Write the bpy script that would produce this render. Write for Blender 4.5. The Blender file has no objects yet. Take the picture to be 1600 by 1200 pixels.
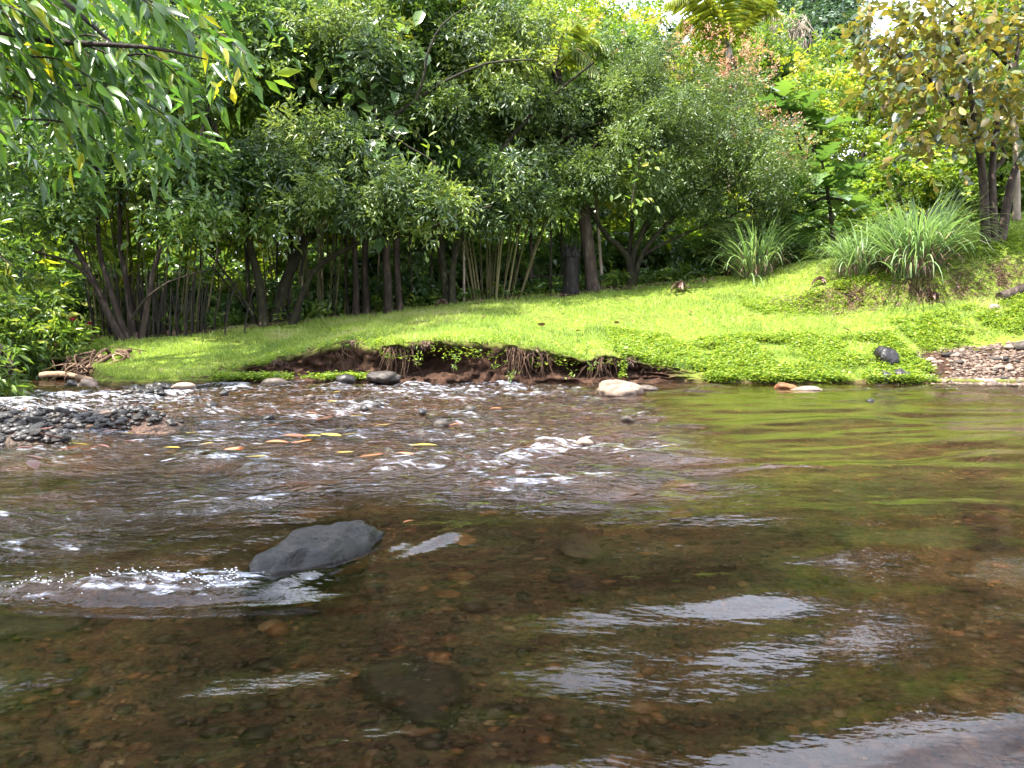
import bpy, bmesh, math, random
import numpy as np
from mathutils import Vector, Matrix
R = math.radians
rng = np.random.default_rng(11)
random.seed(5)
sc = bpy.context.scene
C = sc.collection

# ------------------------------------------------------------------ camera
CAM_H = 0.65
PITCH = math.atan(70 / 1200)
cam = bpy.data.cameras.new('camera')
cam.lens = 27.0
cam.sensor_width = 36.0
cam.clip_start = 0.05
cam.clip_end = 600
camo = bpy.data.objects.new('camera', cam)
camo.location = (0, 0, CAM_H)
camo.rotation_euler = (math.pi / 2 - PITCH, 0, 0)
C.objects.link(camo)
sc.camera = camo

# ------------------------------------------------------------------ world, sun, exposure
SUN_EL, SUN_AZ = 60.0, -122.0          # azimuth measured from +Y (view direction) towards +X
world = bpy.data.worlds.new('World')
sc.world = world
world.use_nodes = True
wn = world.node_tree.nodes
wl = world.node_tree.links
sky = wn.new('ShaderNodeTexSky')
sky.sky_type = 'NISHITA'
sky.sun_disc = False
sky.sun_elevation = R(SUN_EL)
sky.sun_rotation = R(SUN_AZ)
sky.air_density = 1.0
sky.dust_density = 3.0
sky.ozone_density = 1.0
wn['Background'].inputs['Strength'].default_value = 0.07
# thin bright cloud: the Nishita sky mixed with a white cloud noise over the whole dome
tcw = wn.new('ShaderNodeTexCoord')
cn = wn.new('ShaderNodeTexNoise')
cn.inputs['Scale'].default_value = 2.2
cn.inputs['Detail'].default_value = 5
cr = wn.new('ShaderNodeValToRGB')
cr.color_ramp.elements[0].position = 0.36
cr.color_ramp.elements[1].position = 0.62
mx = wn.new('ShaderNodeMix')
mx.data_type = 'RGBA'
mx.inputs['B'].default_value = (18, 19.2, 22.5, 1)
wl.new(tcw.outputs['Generated'], cn.inputs['Vector'])
wl.new(cn.outputs['Fac'], cr.inputs['Fac'])
wl.new(cr.outputs['Color'], mx.inputs['Factor'])
wl.new(sky.outputs['Color'], mx.inputs['A'])
wl.new(mx.outputs['Result'], wn['Background'].inputs['Color'])

sun = bpy.data.lights.new('sun', 'SUN')
sun.energy = 5.0
sun.angle = R(0.53)
sun.color = (1.0, 0.95, 0.86)
suno = bpy.data.objects.new('sun', sun)
sdir = Vector((math.sin(R(SUN_AZ)) * math.cos(R(SUN_EL)), math.cos(R(SUN_AZ)) * math.cos(R(SUN_EL)), math.sin(R(SUN_EL))))
suno.rotation_euler = sdir.to_track_quat('Z', 'Y').to_euler()
suno.location = sdir * 60
C.objects.link(suno)

vs = sc.view_settings
vs.view_transform = 'Standard'
vs.look = 'None'
vs.exposure = 2.12
vs.gamma = 1.0
vs.use_curve_mapping = False
cy = sc.cycles
cy.max_bounces = 7
cy.diffuse_bounces = 3
cy.glossy_bounces = 3
cy.transmission_bounces = 4
cy.transparent_max_bounces = 8
cy.sample_clamp_indirect = 6
cy.caustics_reflective = False
cy.caustics_refractive = True
cy.use_denoising = True
cy.denoiser = 'OPENIMAGEDENOISE'
cy.denoising_input_passes = 'RGB_ALBEDO_NORMAL'
try:
    cy.denoising_prefilter = 'ACCURATE'
except Exception:
    pass

# ------------------------------------------------------------------ helpers
def P(px, py, Y):
    """world point seen at photograph pixel (1600x1200) at forward distance Y"""
    u = (px - 800) / 1200
    v = (600 - py) / 1200
    dy = math.cos(PITCH) + v * math.sin(PITCH)
    dz = v * math.cos(PITCH) - math.sin(PITCH)
    k = Y / dy
    return np.array([u * k, Y, CAM_H + dz * k])

def PW(px, py, z=0.0):
    """point on the horizontal plane at height z"""
    v = (600 - py) / 1200
    dy = math.cos(PITCH) + v * math.sin(PITCH)
    dz = v * math.cos(PITCH) - math.sin(PITCH)
    k = (z - CAM_H) / dz
    return np.array([(px - 800) / 1200 * k, dy * k, z])

def _h(ix, iy, iz, seed):
    n = (ix * 374761393 + iy * 668265263 + iz * 2147483647 + seed * 1274126177) & 0xFFFFFFFF
    n = ((n ^ (n >> 13)) * 1274126177) & 0xFFFFFFFF
    return ((n ^ (n >> 16)) & 0xFFFF) / 32767.5 - 1.0

def noise(x, y, z=None, seed=0):
    x = np.asarray(x, float); y = np.asarray(y, float)
    z = np.zeros_like(x) if z is None else np.asarray(z, float)
    ix = np.floor(x).astype(np.int64); iy = np.floor(y).astype(np.int64); iz = np.floor(z).astype(np.int64)
    fx, fy, fz = x - ix, y - iy, z - iz
    s = lambda t: t * t * t * (t * (t * 6 - 15) + 10)
    sx, sy, sz = s(fx), s(fy), s(fz)
    out = 0
    two_d = not np.any(fz)
    for k in ((0,) if two_d else (0, 1)):
        a = _h(ix, iy, iz + k, seed) * (1 - sx) + _h(ix + 1, iy, iz + k, seed) * sx
        b = _h(ix, iy + 1, iz + k, seed) * (1 - sx) + _h(ix + 1, iy + 1, iz + k, seed) * sx
        w = (1 - sz) if k == 0 else sz
        out = out + (a * (1 - sy) + b * sy) * w
    return out

def fbm(x, y, z=None, seed=0, o=3):
    a, t = 0.5, 0
    for i in range(o):
        t = t + a * noise(np.asarray(x) * 2 ** i, np.asarray(y) * 2 ** i, None if z is None else np.asarray(z) * 2 ** i, seed + i)
        a *= 0.5
    return t

def sstep(a, b, x):
    t = np.clip((x - a) / (b - a), 0, 1)
    return t * t * (3 - 2 * t)

def norm(v):
    return v / np.maximum(np.linalg.norm(v, axis=-1, keepdims=True), 1e-9)

class MB:
    """collects vertices / faces with a per-vertex tint"""
    def __init__(s):
        s.V, s.F3, s.F4, s.T, s.n = [], [], [], [], 0
    def add(s, V, F3=None, F4=None, tint=None):
        V = np.asarray(V, float)
        if F3 is not None and len(F3): s.F3.append(np.asarray(F3) + s.n)
        if F4 is not None and len(F4): s.F4.append(np.asarray(F4) + s.n)
        s.V.append(V)
        s.T.append(np.full(len(V), 0.5) if tint is None else np.broadcast_to(np.asarray(tint, float), (len(V),)).copy())
        s.n += len(V)
    def tube(s, pts, rad, sides=7, tint=0.5, cap=True, wob=0.0):
        pts = np.asarray(pts, float); n = len(pts)
        rad = np.broadcast_to(np.asarray(rad, float), (n,))
        tan = norm(np.gradient(pts, axis=0))
        ref = np.array([1.0, 0.13, 0.07]) if abs(tan[0][0]) < 0.8 else np.array([0.1, 0.2, 1.0])
        A = norm(np.cross(tan, ref)); B = np.cross(tan, A)
        an = np.linspace(0, 2 * math.pi, sides, endpoint=False)
        r = rad[:, None] * np.ones(sides)[None]
        if wob: r = r * (1 + wob * rng.normal(size=r.shape))
        V = pts[:, None] + (np.cos(an)[None, :, None] * A[:, None] + np.sin(an)[None, :, None] * B[:, None]) * r[..., None]
        V = V.reshape(-1, 3)
        i = np.arange(n - 1)[:, None] * sides; j = np.arange(sides)[None]; j2 = (j + 1) % sides
        F = np.stack([i + j, i + j2, i + sides + j2, i + sides + j], -1).reshape(-1, 4)
        F3 = None
        if cap:
            V = np.vstack([V, pts[-1:]])
            k = (n - 1) * sides
            F3 = [(k + a, k + (a + 1) % sides, n * sides) for a in range(sides)]
        s.add(V, F3, F[:, ::-1], tint)
    def mesh(s, name, mats, smooth=False, origin=None):
        V = np.vstack(s.V)
        if origin is not None: V = V - np.asarray(origin)
        f3 = np.vstack(s.F3) if s.F3 else np.zeros((0, 3), int)
        f4 = np.vstack(s.F4) if s.F4 else np.zeros((0, 4), int)
        return np_mesh(name, V, f3, f4, np.concatenate(s.T), mats, smooth)

def np_mesh(name, V, f3, f4, tint, mats, smooth=False, extra=None):
    me = bpy.data.meshes.new(name)
    me.vertices.add(len(V))
    me.vertices.foreach_set('co', np.ascontiguousarray(V, dtype=np.float32).ravel())
    nl = len(f3) * 3 + len(f4) * 4
    me.loops.add(nl)
    me.loops.foreach_set('vertex_index', np.concatenate([f3.ravel(), f4.ravel()]).astype(np.int32))
    me.polygons.add(len(f3) + len(f4))
    st = np.concatenate([np.arange(len(f3)) * 3, len(f3) * 3 + np.arange(len(f4)) * 4]).astype(np.int32)
    me.polygons.foreach_set('loop_start', st)
    if smooth:
        me.polygons.foreach_set('use_smooth', np.ones(len(st), dtype=bool))
    for k, arr in ({'tint': tint} | (extra or {})).items():
        if arr is not None:
            at = me.attributes.new(k, 'FLOAT', 'POINT')
            at.data.foreach_set('value', np.asarray(arr, dtype=np.float32))
    for m in (mats if isinstance(mats, (list, tuple)) else [mats]):
        me.materials.append(m)
    me.update(calc_edges=True)
    me.validate()
    return me

def link(name, me, parent=None, loc=None):
    o = bpy.data.objects.new(name, me)
    C.objects.link(o)
    if parent is not None: o.parent = parent
    if loc is not None: o.location = loc
    return o

def tag(o, label=None, cat=None, group=None, kind=None):
    if label: o['label'] = label
    if cat: o['category'] = cat
    if group: o['group'] = group
    if kind: o['kind'] = kind
    return o

def thing(name, loc, label, cat, group=None):
    o = bpy.data.objects.new(name, None)
    o.empty_display_size = 0.2
    C.objects.link(o)
    o.location = loc
    return tag(o, label, cat, group)

def copy_tree(o, parent=None):
    c = o.copy(); C.objects.link(c)
    if parent is not None:
        c.parent = parent
    for ch in list(o.children):
        copy_tree(ch, c)
    return c

def smooth_path(ctrl, n=12):
    c = np.asarray(ctrl, float)
    if len(c) == 2:
        t = np.linspace(0, 1, n)[:, None]
        return c[0] * (1 - t) + c[1] * t
    p = np.vstack([2 * c[0] - c[1], c, 2 * c[-1] - c[-2]])
    out = []
    per = max(2, n // (len(c) - 1))
    for i in range(1, len(p) - 2):
        t = np.linspace(0, 1, per, endpoint=False)[:, None]
        a, b, d, e = p[i - 1], p[i], p[i + 1], p[i + 2]
        out.append(0.5 * ((2 * b) + (-a + d) * t + (2 * a - 5 * b + 4 * d - e) * t ** 2 + (-a + 3 * b - 3 * d + e) * t ** 3))
    out.append(c[-1:])
    return np.vstack(out)

# ------------------------------------------------------------------ materials
def new_mat(name):
    m = bpy.data.materials.new(name); m.use_nodes = True
    nt = m.node_tree; nt.nodes.clear()
    out = nt.nodes.new('ShaderNodeOutputMaterial')
    return m, nt.nodes, nt.links, out

def ramp(n, cols, pos=None):
    r = n.new('ShaderNodeValToRGB')
    e = r.color_ramp.elements
    while len(e) < len(cols): e.new(0.5)
    for i, c in enumerate(cols):
        e[i].position = pos[i] if pos else i / max(1, len(cols) - 1)
        e[i].color = (*c, 1)
    return r

def leaf_mat(name, cols, trans=0.4, rough=0.38, spec=0.5, tboost=(1.75, 1.7, 0.75), back=None, pos=None, obj_rand=0.0):
    m, n, l, out = new_mat(name)
    cols = [(c[0], c[1] * .97, c[2] * 1.5) for c in cols]
    at = n.new('ShaderNodeAttribute'); at.attribute_name = 'tint'
    r = ramp(n, cols, pos)
    src = at.outputs['Fac']
    if obj_rand:
        oi = n.new('ShaderNodeObjectInfo')
        ma = n.new('ShaderNodeMath'); ma.operation = 'MULTIPLY_ADD'
        l.new(oi.outputs['Random'], ma.inputs[0]); ma.inputs[1].default_value = obj_rand; l.new(src, ma.inputs[2])
        src = ma.outputs[0]
    l.new(src, r.inputs['Fac'])
    col = r.outputs['Color']
    tcol = col
    if back:
        g = n.new('ShaderNodeNewGeometry')
        mb = n.new('ShaderNodeMix'); mb.data_type = 'RGBA'
        l.new(g.outputs['Backfacing'], mb.inputs['Factor'])
        l.new(col, mb.inputs['A']); mb.inputs['B'].default_value = (*back, 1)
        col = mb.outputs['Result']
    b = n.new('ShaderNodeBsdfPrincipled')
    l.new(col, b.inputs['Base Color'])
    b.inputs['Roughness'].default_value = rough
    b.inputs['Specular IOR Level'].default_value = spec
    t = n.new('ShaderNodeBsdfTranslucent')
    mu = n.new('ShaderNodeMix'); mu.data_type = 'RGBA'; mu.blend_type = 'MULTIPLY'; mu.inputs['Factor'].default_value = 1
    l.new(tcol, mu.inputs['A']); mu.inputs['B'].default_value = (*tboost, 1)
    l.new(mu.outputs['Result'], t.inputs['Color'])
    mix = n.new('ShaderNodeMixShader'); mix.inputs[0].default_value = trans
    l.new(b.outputs[0], mix.inputs[1]); l.new(t.outputs[0], mix.inputs[2])
    l.new(mix.outputs[0], out.inputs['Surface'])
    return m

def rough_mat(name, cols, scale=6, detail=6, rough=0.85, bump=0.4, bscale=None, spec=0.3, stretch=(1, 1, 1), obj_rand=0.0, pos=None):
    m, n, l, out = new_mat(name)
    tc = n.new('ShaderNodeTexCoord')
    mp = n.new('ShaderNodeMapping'); mp.inputs['Scale'].default_value = stretch
    l.new(tc.outputs['Object'], mp.inputs['Vector'])
    no = n.new('ShaderNodeTexNoise'); no.inputs['Scale'].default_value = scale; no.inputs['Detail'].default_value = detail
    no.inputs['Roughness'].default_value = 0.65
    l.new(mp.outputs[0], no.inputs['Vector'])
    r = ramp(n, cols, pos or [0.3 + 0.4 * i / max(1, len(cols) - 1) for i in range(len(cols))])
    src = no.outputs['Fac']
    if obj_rand:
        oi = n.new('ShaderNodeObjectInfo')
        ma = n.new('ShaderNodeMath'); ma.operation = 'MULTIPLY_ADD'
        ms = n.new('ShaderNodeMath'); ms.operation = 'SUBTRACT'; ms.inputs[1].default_value = 0.5
        l.new(oi.outputs['Random'], ms.inputs[0])
        l.new(ms.outputs[0], ma.inputs[0]); ma.inputs[1].default_value = obj_rand; l.new(src, ma.inputs[2])
        src = ma.outputs[0]
    l.new(src, r.inputs['Fac'])
    b = n.new('ShaderNodeBsdfPrincipled')
    l.new(r.outputs['Color'], b.inputs['Base Color'])
    b.inputs['Roughness'].default_value = rough
    b.inputs['Specular IOR Level'].default_value = spec
    nb = n.new('ShaderNodeTexNoise'); nb.inputs['Scale'].default_value = bscale or scale * 3; nb.inputs['Detail'].default_value = 5
    l.new(mp.outputs[0], nb.inputs['Vector'])
    bp = n.new('ShaderNodeBump'); bp.inputs['Strength'].default_value = bump; bp.inputs['Distance'].default_value = 0.03
    l.new(nb.outputs['Fac'], bp.inputs['Height'])
    l.new(bp.outputs[0], b.inputs['Normal'])
    l.new(b.outputs[0], out.inputs['Surface'])
    return m

M = {}
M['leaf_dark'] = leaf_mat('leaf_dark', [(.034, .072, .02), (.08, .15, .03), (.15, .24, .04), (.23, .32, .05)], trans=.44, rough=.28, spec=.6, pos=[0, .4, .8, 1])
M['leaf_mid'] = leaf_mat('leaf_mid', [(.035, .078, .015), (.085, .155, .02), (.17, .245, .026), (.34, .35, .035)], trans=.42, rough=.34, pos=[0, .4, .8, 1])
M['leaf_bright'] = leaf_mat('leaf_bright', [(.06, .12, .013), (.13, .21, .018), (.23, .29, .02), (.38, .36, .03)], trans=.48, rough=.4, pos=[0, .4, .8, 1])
M['leaf_yellow'] = leaf_mat('leaf_yellow', [(.06, .12, .015), (.12, .20, .02), (.20, .27, .02), (.36, .34, .03)], trans=.45, rough=.42, pos=[0, .4, .8, 1])
M['leaf_fine'] = leaf_mat('leaf_fine', [(.04, .075, .022), (.092, .145, .03), (.155, .225, .04), (.23, .29, .05)], trans=.34, rough=.4, pos=[0, .4, .8, 1])
M['leaf_tip'] = leaf_mat('leaf_tip', [(.32, .18, .07), (.42, .24, .10), (.36, .27, .09)], trans=.35, rough=.5, tboost=(1.3, 1.1, .8))
M['leaf_far'] = leaf_mat('leaf_far', [(.03, .065, .028), (.05, .10, .035), (.08, .14, .045), (.10, .17, .05)], trans=.25, rough=.5)
M['leaf_long'] = leaf_mat('leaf_long', [(.022, .06, .014), (.045, .11, .016), (.11, .21, .02), (.40, .36, .02)], trans=.5, rough=.3, spec=.5, pos=[0, .4, .86, 1], obj_rand=.25)
M['leaf_copper'] = leaf_mat('leaf_copper', [(.03, .06, .025), (.07, .11, .03), (.18, .20, .035), (.40, .34, .05)], trans=.35, rough=.2, spec=.8, back=(.27, .20, .06), tboost=(2.2, 1.6, .5), obj_rand=.25)
M['leaf_breadfruit'] = leaf_mat('leaf_breadfruit', [(.04, .095, .02), (.07, .14, .025), (.11, .19, .03)], trans=.36, rough=.22, spec=.7, obj_rand=.4, tboost=(1.6, 1.6, .7))
M['leaf_palm'] = leaf_mat('leaf_palm', [(.07, .14, .02), (.14, .22, .03), (.26, .29, .03)], trans=.42, rough=.35)
M['leaf_dead'] = leaf_mat('leaf_dead', [(.10, .055, .03), (.20, .12, .06), (.30, .20, .11)], trans=.2, rough=.7, tboost=(1, 1, 1))
M['grass'] = leaf_mat('grass', [(.10, .16, .03), (.22, .31, .04), (.33, .41, .06), (.48, .43, .16)], trans=.4, rough=.5, pos=[0, .35, .8, 1], tboost=(1.4, 1.5, .8))
M['reed'] = leaf_mat('reed', [(.08, .15, .04), (.14, .23, .06), (.22, .32, .09), (.33, .30, .16)], trans=.35, rough=.38, pos=[0, .35, .8, 1], tboost=(1.4, 1.5, .8))
M['cover'] = leaf_mat('cover', [(.06, .12, .015), (.14, .23, .02), (.23, .33, .025), (.34, .37, .04)], trans=.4, rough=.42, pos=[0, .35, .8, 1], tboost=(1.4, 1.4, .6))
M['bark_dark'] = rough_mat('bark_dark', [(.008, .006, .005), (.022, .017, .013), (.05, .04, .032)], scale=9, bump=.7, stretch=(1, 1, .3))
M['bark_moss'] = rough_mat('bark_moss', [(.008, .006, .004), (.02, .016, .009), (.03, .03, .010), (.20, .19, .16)], pos=[.3, .48, .62, .72], scale=11, bump=1.0, stretch=(1, 1, .4))
M['bark_brown'] = rough_mat('bark_brown', [(.012, .008, .006), (.03, .02, .014), (.06, .043, .032), (.17, .14, .11)], pos=[.3, .48, .62, .74], scale=12, bump=.9, stretch=(1, 1, .25))
M['bark_pale'] = rough_mat('bark_pale', [(.14, .11, .08), (.25, .20, .15), (.36, .31, .25)], scale=8, bump=.3, stretch=(1, 1, .4))
M['cane'] = rough_mat('cane', [(.05, .045, .02), (.11, .10, .04), (.16, .13, .07)], scale=5, bump=.1, stretch=(1, 1, .3), obj_rand=.25)
M['root'] = rough_mat('root', [(.03, .016, .010), (.075, .043, .026), (.15, .09, .055)], scale=10, bump=.4)
M['wood'] = rough_mat('wood', [(.10, .06, .035), (.20, .13, .08), (.32, .23, .15)], scale=9, bump=.5, stretch=(.3, 1, 1))
M['stone'] = rough_mat('stone', [(.015, .012, .010), (.038, .031, .025), (.085, .068, .054)], scale=5, rough=.6, bump=.35, obj_rand=.5)
M['stone_black'] = rough_mat('stone_black', [(.006, .005, .005), (.016, .014, .012), (.04, .034, .03)], scale=9, rough=.4, bump=.6, spec=.45, obj_rand=.3)
M['stone_pale'] = rough_mat('stone_pale', [(.12, .082, .06), (.20, .145, .11), (.27, .21, .165)], scale=4, rough=.75, bump=.3, obj_rand=.15)
M['stone_orange'] = rough_mat('stone_orange', [(.10, .04, .016), (.19, .085, .032), (.26, .14, .06)], scale=7, rough=.6, bump=.3, obj_rand=.3)
M['pebble'] = None
M['charred'] = rough_mat('charred', [(.003, .003, .003), (.010, .008, .007), (.03, .024, .02)], scale=10, bump=1.0, stretch=(1, 1, .25))
M['tarp'] = rough_mat('tarp', [(.20, .23, .27), (.28, .32, .36)], scale=3, rough=.5, bump=.1)
M['leaf_litter'] = leaf_mat('leaf_litter', [(.09, .04, .02), (.24, .09, .03), (.40, .20, .04), (.52, .40, .05)], trans=.15, rough=.4, tboost=(1, 1, 1), obj_rand=1.0)
M['flower'] = leaf_mat('flower', [(.5, .02, .05), (.6, .04, .08)], trans=.3, rough=.4, tboost=(1, 1, 1))

def pebble_mat():
    m, n, l, out = new_mat('pebble')
    at = n.new('ShaderNodeAttribute'); at.attribute_name = 'tint'
    r = ramp(n, [(.006, .005, .004), (.019, .012, .008), (.05, .03, .019), (.10, .047, .023), (.18, .08, .032), (.22, .165, .115)], [0, .3, .55, .78, .93, 1])
    l.new(at.outputs['Fac'], r.inputs['Fac'])
    b = n.new('ShaderNodeBsdfPrincipled'); b.inputs['Roughness'].default_value = .55
    l.new(r.outputs['Color'], b.inputs['Base Color']); l.new(b.outputs[0], out.inputs['Surface'])
    return m
M['pebble'] = pebble_mat()

def dry_pebble_mat():
    m, n, l, out = new_mat('dry_pebble')
    at = n.new('ShaderNodeAttribute'); at.attribute_name = 'tint'
    r = ramp(n, [(.035, .022, .015), (.085, .055, .038), (.145, .095, .065), (.22, .155, .11)])
    l.new(at.outputs['Fac'], r.inputs['Fac'])
    b = n.new('ShaderNodeBsdfPrincipled'); b.inputs['Roughness'].default_value = .8
    l.new(r.outputs['Color'], b.inputs['Base Color']); l.new(b.outputs[0], out.inputs['Surface'])
    return m
M['dry_pebble'] = dry_pebble_mat()

def bed_mat():
    m, n, l, out = new_mat('riverbed')
    g = n.new('ShaderNodeNewGeometry')
    v = n.new('ShaderNodeTexVoronoi'); v.inputs['Scale'].default_value = 55
    l.new(g.outputs['Position'], v.inputs['Vector'])
    no = n.new('ShaderNodeTexNoise'); no.inputs['Scale'].default_value = 1.6; no.inputs['Detail'].default_value = 5
    l.new(g.outputs['Position'], no.inputs['Vector'])
    r1 = ramp(n, [(.013, .007, .005), (.038, .020, .012), (.085, .042, .022), (.13, .088, .055)], [0, .45, .8, 1])
    sx = n.new('ShaderNodeSeparateColor'); l.new(v.outputs['Color'], sx.inputs[0])
    l.new(sx.outputs[0], r1.inputs['Fac'])
    r2 = ramp(n, [(.010, .010, .004), (.026, .016, .008), (.052, .025, .013), (.12, .05, .024)], [.36, .46, .54, .70])
    l.new(no.outputs['Fac'], r2.inputs['Fac'])
    mi = n.new('ShaderNodeMix'); mi.data_type = 'RGBA'; mi.inputs['Factor'].default_value = .5
    l.new(r1.outputs[0], mi.inputs['A']); l.new(r2.outputs[0], mi.inputs['B'])
    b = n.new('ShaderNodeBsdfPrincipled'); b.inputs['Roughness'].default_value = .8
    l.new(mi.outputs['Result'], b.inputs['Base Color'])
    bp = n.new('ShaderNodeBump'); bp.inputs['Strength'].default_value = .6; bp.inputs['Distance'].default_value = .02; bp.invert = True
    l.new(v.outputs['Distance'], bp.inputs['Height']); l.new(bp.outputs[0], b.inputs['Normal'])
    l.new(b.outputs[0], out.inputs['Surface'])
    return m

def soil_mat():
    """bank: reddish soil with thin turf where the 'turf' attribute is high"""
    m, n, l, out = new_mat('bank_soil')
    at = n.new('ShaderNodeAttribute'); at.attribute_name = 'tint'
    g = n.new('ShaderNodeNewGeometry')
    no = n.new('ShaderNodeTexNoise'); no.inputs['Scale'].default_value = 9; no.inputs['Detail'].default_value = 8; no.inputs['Roughness'].default_value = .7
    l.new(g.outputs['Position'], no.inputs['Vector'])
    so = ramp(n, [(.010, .005, .003), (.03, .015, .009), (.06, .032, .02), (.12, .07, .043)], [.3, .46, .6, .76])
    l.new(no.outputs['Fac'], so.inputs['Fac'])
    no2 = n.new('ShaderNodeTexNoise'); no2.inputs['Scale'].default_value = 14; no2.inputs['Detail'].default_value = 6
    l.new(g.outputs['Position'], no2.inputs['Vector'])
    gr = ramp(n, [(.07, .07, .02), (.12, .17, .02), (.19, .27, .025)], [.3, .5, .7])
    l.new(no2.outputs['Fac'], gr.inputs['Fac'])
    mi = n.new('ShaderNodeMix'); mi.data_type = 'RGBA'
    l.new(at.outputs['Fac'], mi.inputs['Factor']); l.new(so.outputs[0], mi.inputs['A']); l.new(gr.outputs[0], mi.inputs['B'])
    b = n.new('ShaderNodeBsdfPrincipled'); b.inputs['Roughness'].default_value = .95; b.inputs['Specular IOR Level'].default_value = .15
    l.new(mi.outputs['Result'], b.inputs['Base Color'])
    bp = n.new('ShaderNodeBump'); bp.inputs['Strength'].default_value = .8; bp.inputs['Distance'].default_value = .05
    l.new(no.outputs['Fac'], bp.inputs['Height']); l.new(bp.outputs[0], b.inputs['Normal'])
    l.new(b.outputs[0], out.inputs['Surface'])
    return m

def water_mat():
    m, n, l, out = new_mat('river_water')
    g = n.new('ShaderNodeNewGeometry')
    at = n.new('ShaderNodeAttribute'); at.attribute_name = 'rough'
    fo = n.new('ShaderNodeAttribute'); fo.attribute_name = 'foam'  # real foam plus the painted riffle glints
    mp = n.new('ShaderNodeMapping'); mp.inputs['Rotation'].default_value = (0, 0, R(-18)); mp.inputs['Scale'].default_value = (1, 2.2, 1)
    l.new(g.outputs['Position'], mp.inputs['Vector'])
    n1 = n.new('ShaderNodeTexNoise'); n1.inputs['Scale'].default_value = 9; n1.inputs['Detail'].default_value = 3
    n2 = n.new('ShaderNodeTexNoise'); n2.inputs['Scale'].default_value = 24; n2.inputs['Detail'].default_value = 2
    l.new(mp.outputs[0], n1.inputs['Vector']); l.new(mp.outputs[0], n2.inputs['Vector'])
    b1 = n.new('ShaderNodeBump'); b1.inputs['Distance'].default_value = .045
    mm = n.new('ShaderNodeMath'); mm.operation = 'MULTIPLY_ADD'; mm.inputs[1].default_value = .95; mm.inputs[2].default_value = .035
    l.new(at.outputs['Fac'], mm.inputs[0]); l.new(mm.outputs[0], b1.inputs['Strength'])
    l.new(n1.outputs['Fac'], b1.inputs['Height'])
    b2 = n.new('ShaderNodeBump'); b2.inputs['Distance'].default_value = .018
    l.new(mm.outputs[0], b2.inputs['Strength']); l.new(n2.outputs['Fac'], b2.inputs['Height']); l.new(b1.outputs[0], b2.inputs['Normal'])
    fr = n.new('ShaderNodeFresnel'); fr.inputs['IOR'].default_value = 1.36
    l.new(b2.outputs[0], fr.inputs['Normal'])
    tr0 = n.new('ShaderNodeBsdfTransparent'); tr0.inputs['Color'].default_value = (.89, .78, .64, 1)
    rf_ = n.new('ShaderNodeBsdfRefraction'); rf_.inputs['IOR'].default_value = 1.33; rf_.inputs['Roughness'].default_value = .0; rf_.inputs['Color'].default_value = (.89, .78, .64, 1)
    l.new(b2.outputs[0], rf_.inputs['Normal'])
    tr = n.new('ShaderNodeMixShader'); tr.inputs[0].default_value = .7; l.new(tr0.outputs[0], tr.inputs[1]); l.new(rf_.outputs[0], tr.inputs[2])
    gl = n.new('ShaderNodeBsdfGlossy'); gl.inputs['Roughness'].default_value = .012
    l.new(b2.outputs[0], gl.inputs['Normal'])
    mix = n.new('ShaderNodeMixShader'); l.new(fr.outputs[0], mix.inputs[0]); l.new(tr.outputs[0], mix.inputs[1]); l.new(gl.outputs[0], mix.inputs[2])
    # foam at boulder and standing wave; riffle flecks paint sky glints in colour
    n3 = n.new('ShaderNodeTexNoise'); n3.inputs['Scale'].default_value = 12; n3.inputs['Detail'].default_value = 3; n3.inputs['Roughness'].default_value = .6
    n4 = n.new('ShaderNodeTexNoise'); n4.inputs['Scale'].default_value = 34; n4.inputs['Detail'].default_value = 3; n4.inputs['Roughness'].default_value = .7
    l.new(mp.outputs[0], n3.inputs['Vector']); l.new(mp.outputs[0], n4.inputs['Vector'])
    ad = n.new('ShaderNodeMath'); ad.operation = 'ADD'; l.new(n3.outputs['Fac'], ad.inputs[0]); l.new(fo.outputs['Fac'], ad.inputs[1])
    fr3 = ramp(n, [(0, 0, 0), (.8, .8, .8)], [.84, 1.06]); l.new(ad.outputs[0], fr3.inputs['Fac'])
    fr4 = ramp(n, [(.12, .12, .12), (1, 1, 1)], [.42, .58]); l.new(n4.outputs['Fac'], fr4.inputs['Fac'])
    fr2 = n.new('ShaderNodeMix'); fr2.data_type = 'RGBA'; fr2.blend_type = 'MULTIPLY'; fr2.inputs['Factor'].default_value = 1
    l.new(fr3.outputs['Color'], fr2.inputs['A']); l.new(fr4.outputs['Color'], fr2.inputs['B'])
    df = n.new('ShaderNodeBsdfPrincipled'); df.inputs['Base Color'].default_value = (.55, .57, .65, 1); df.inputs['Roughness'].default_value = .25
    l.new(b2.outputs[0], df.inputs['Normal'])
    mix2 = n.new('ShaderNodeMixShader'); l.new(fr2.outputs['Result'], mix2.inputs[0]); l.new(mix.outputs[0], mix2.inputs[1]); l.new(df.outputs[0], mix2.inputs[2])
    l.new(mix2.outputs[0], out.inputs['Surface'])
    return m

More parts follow.
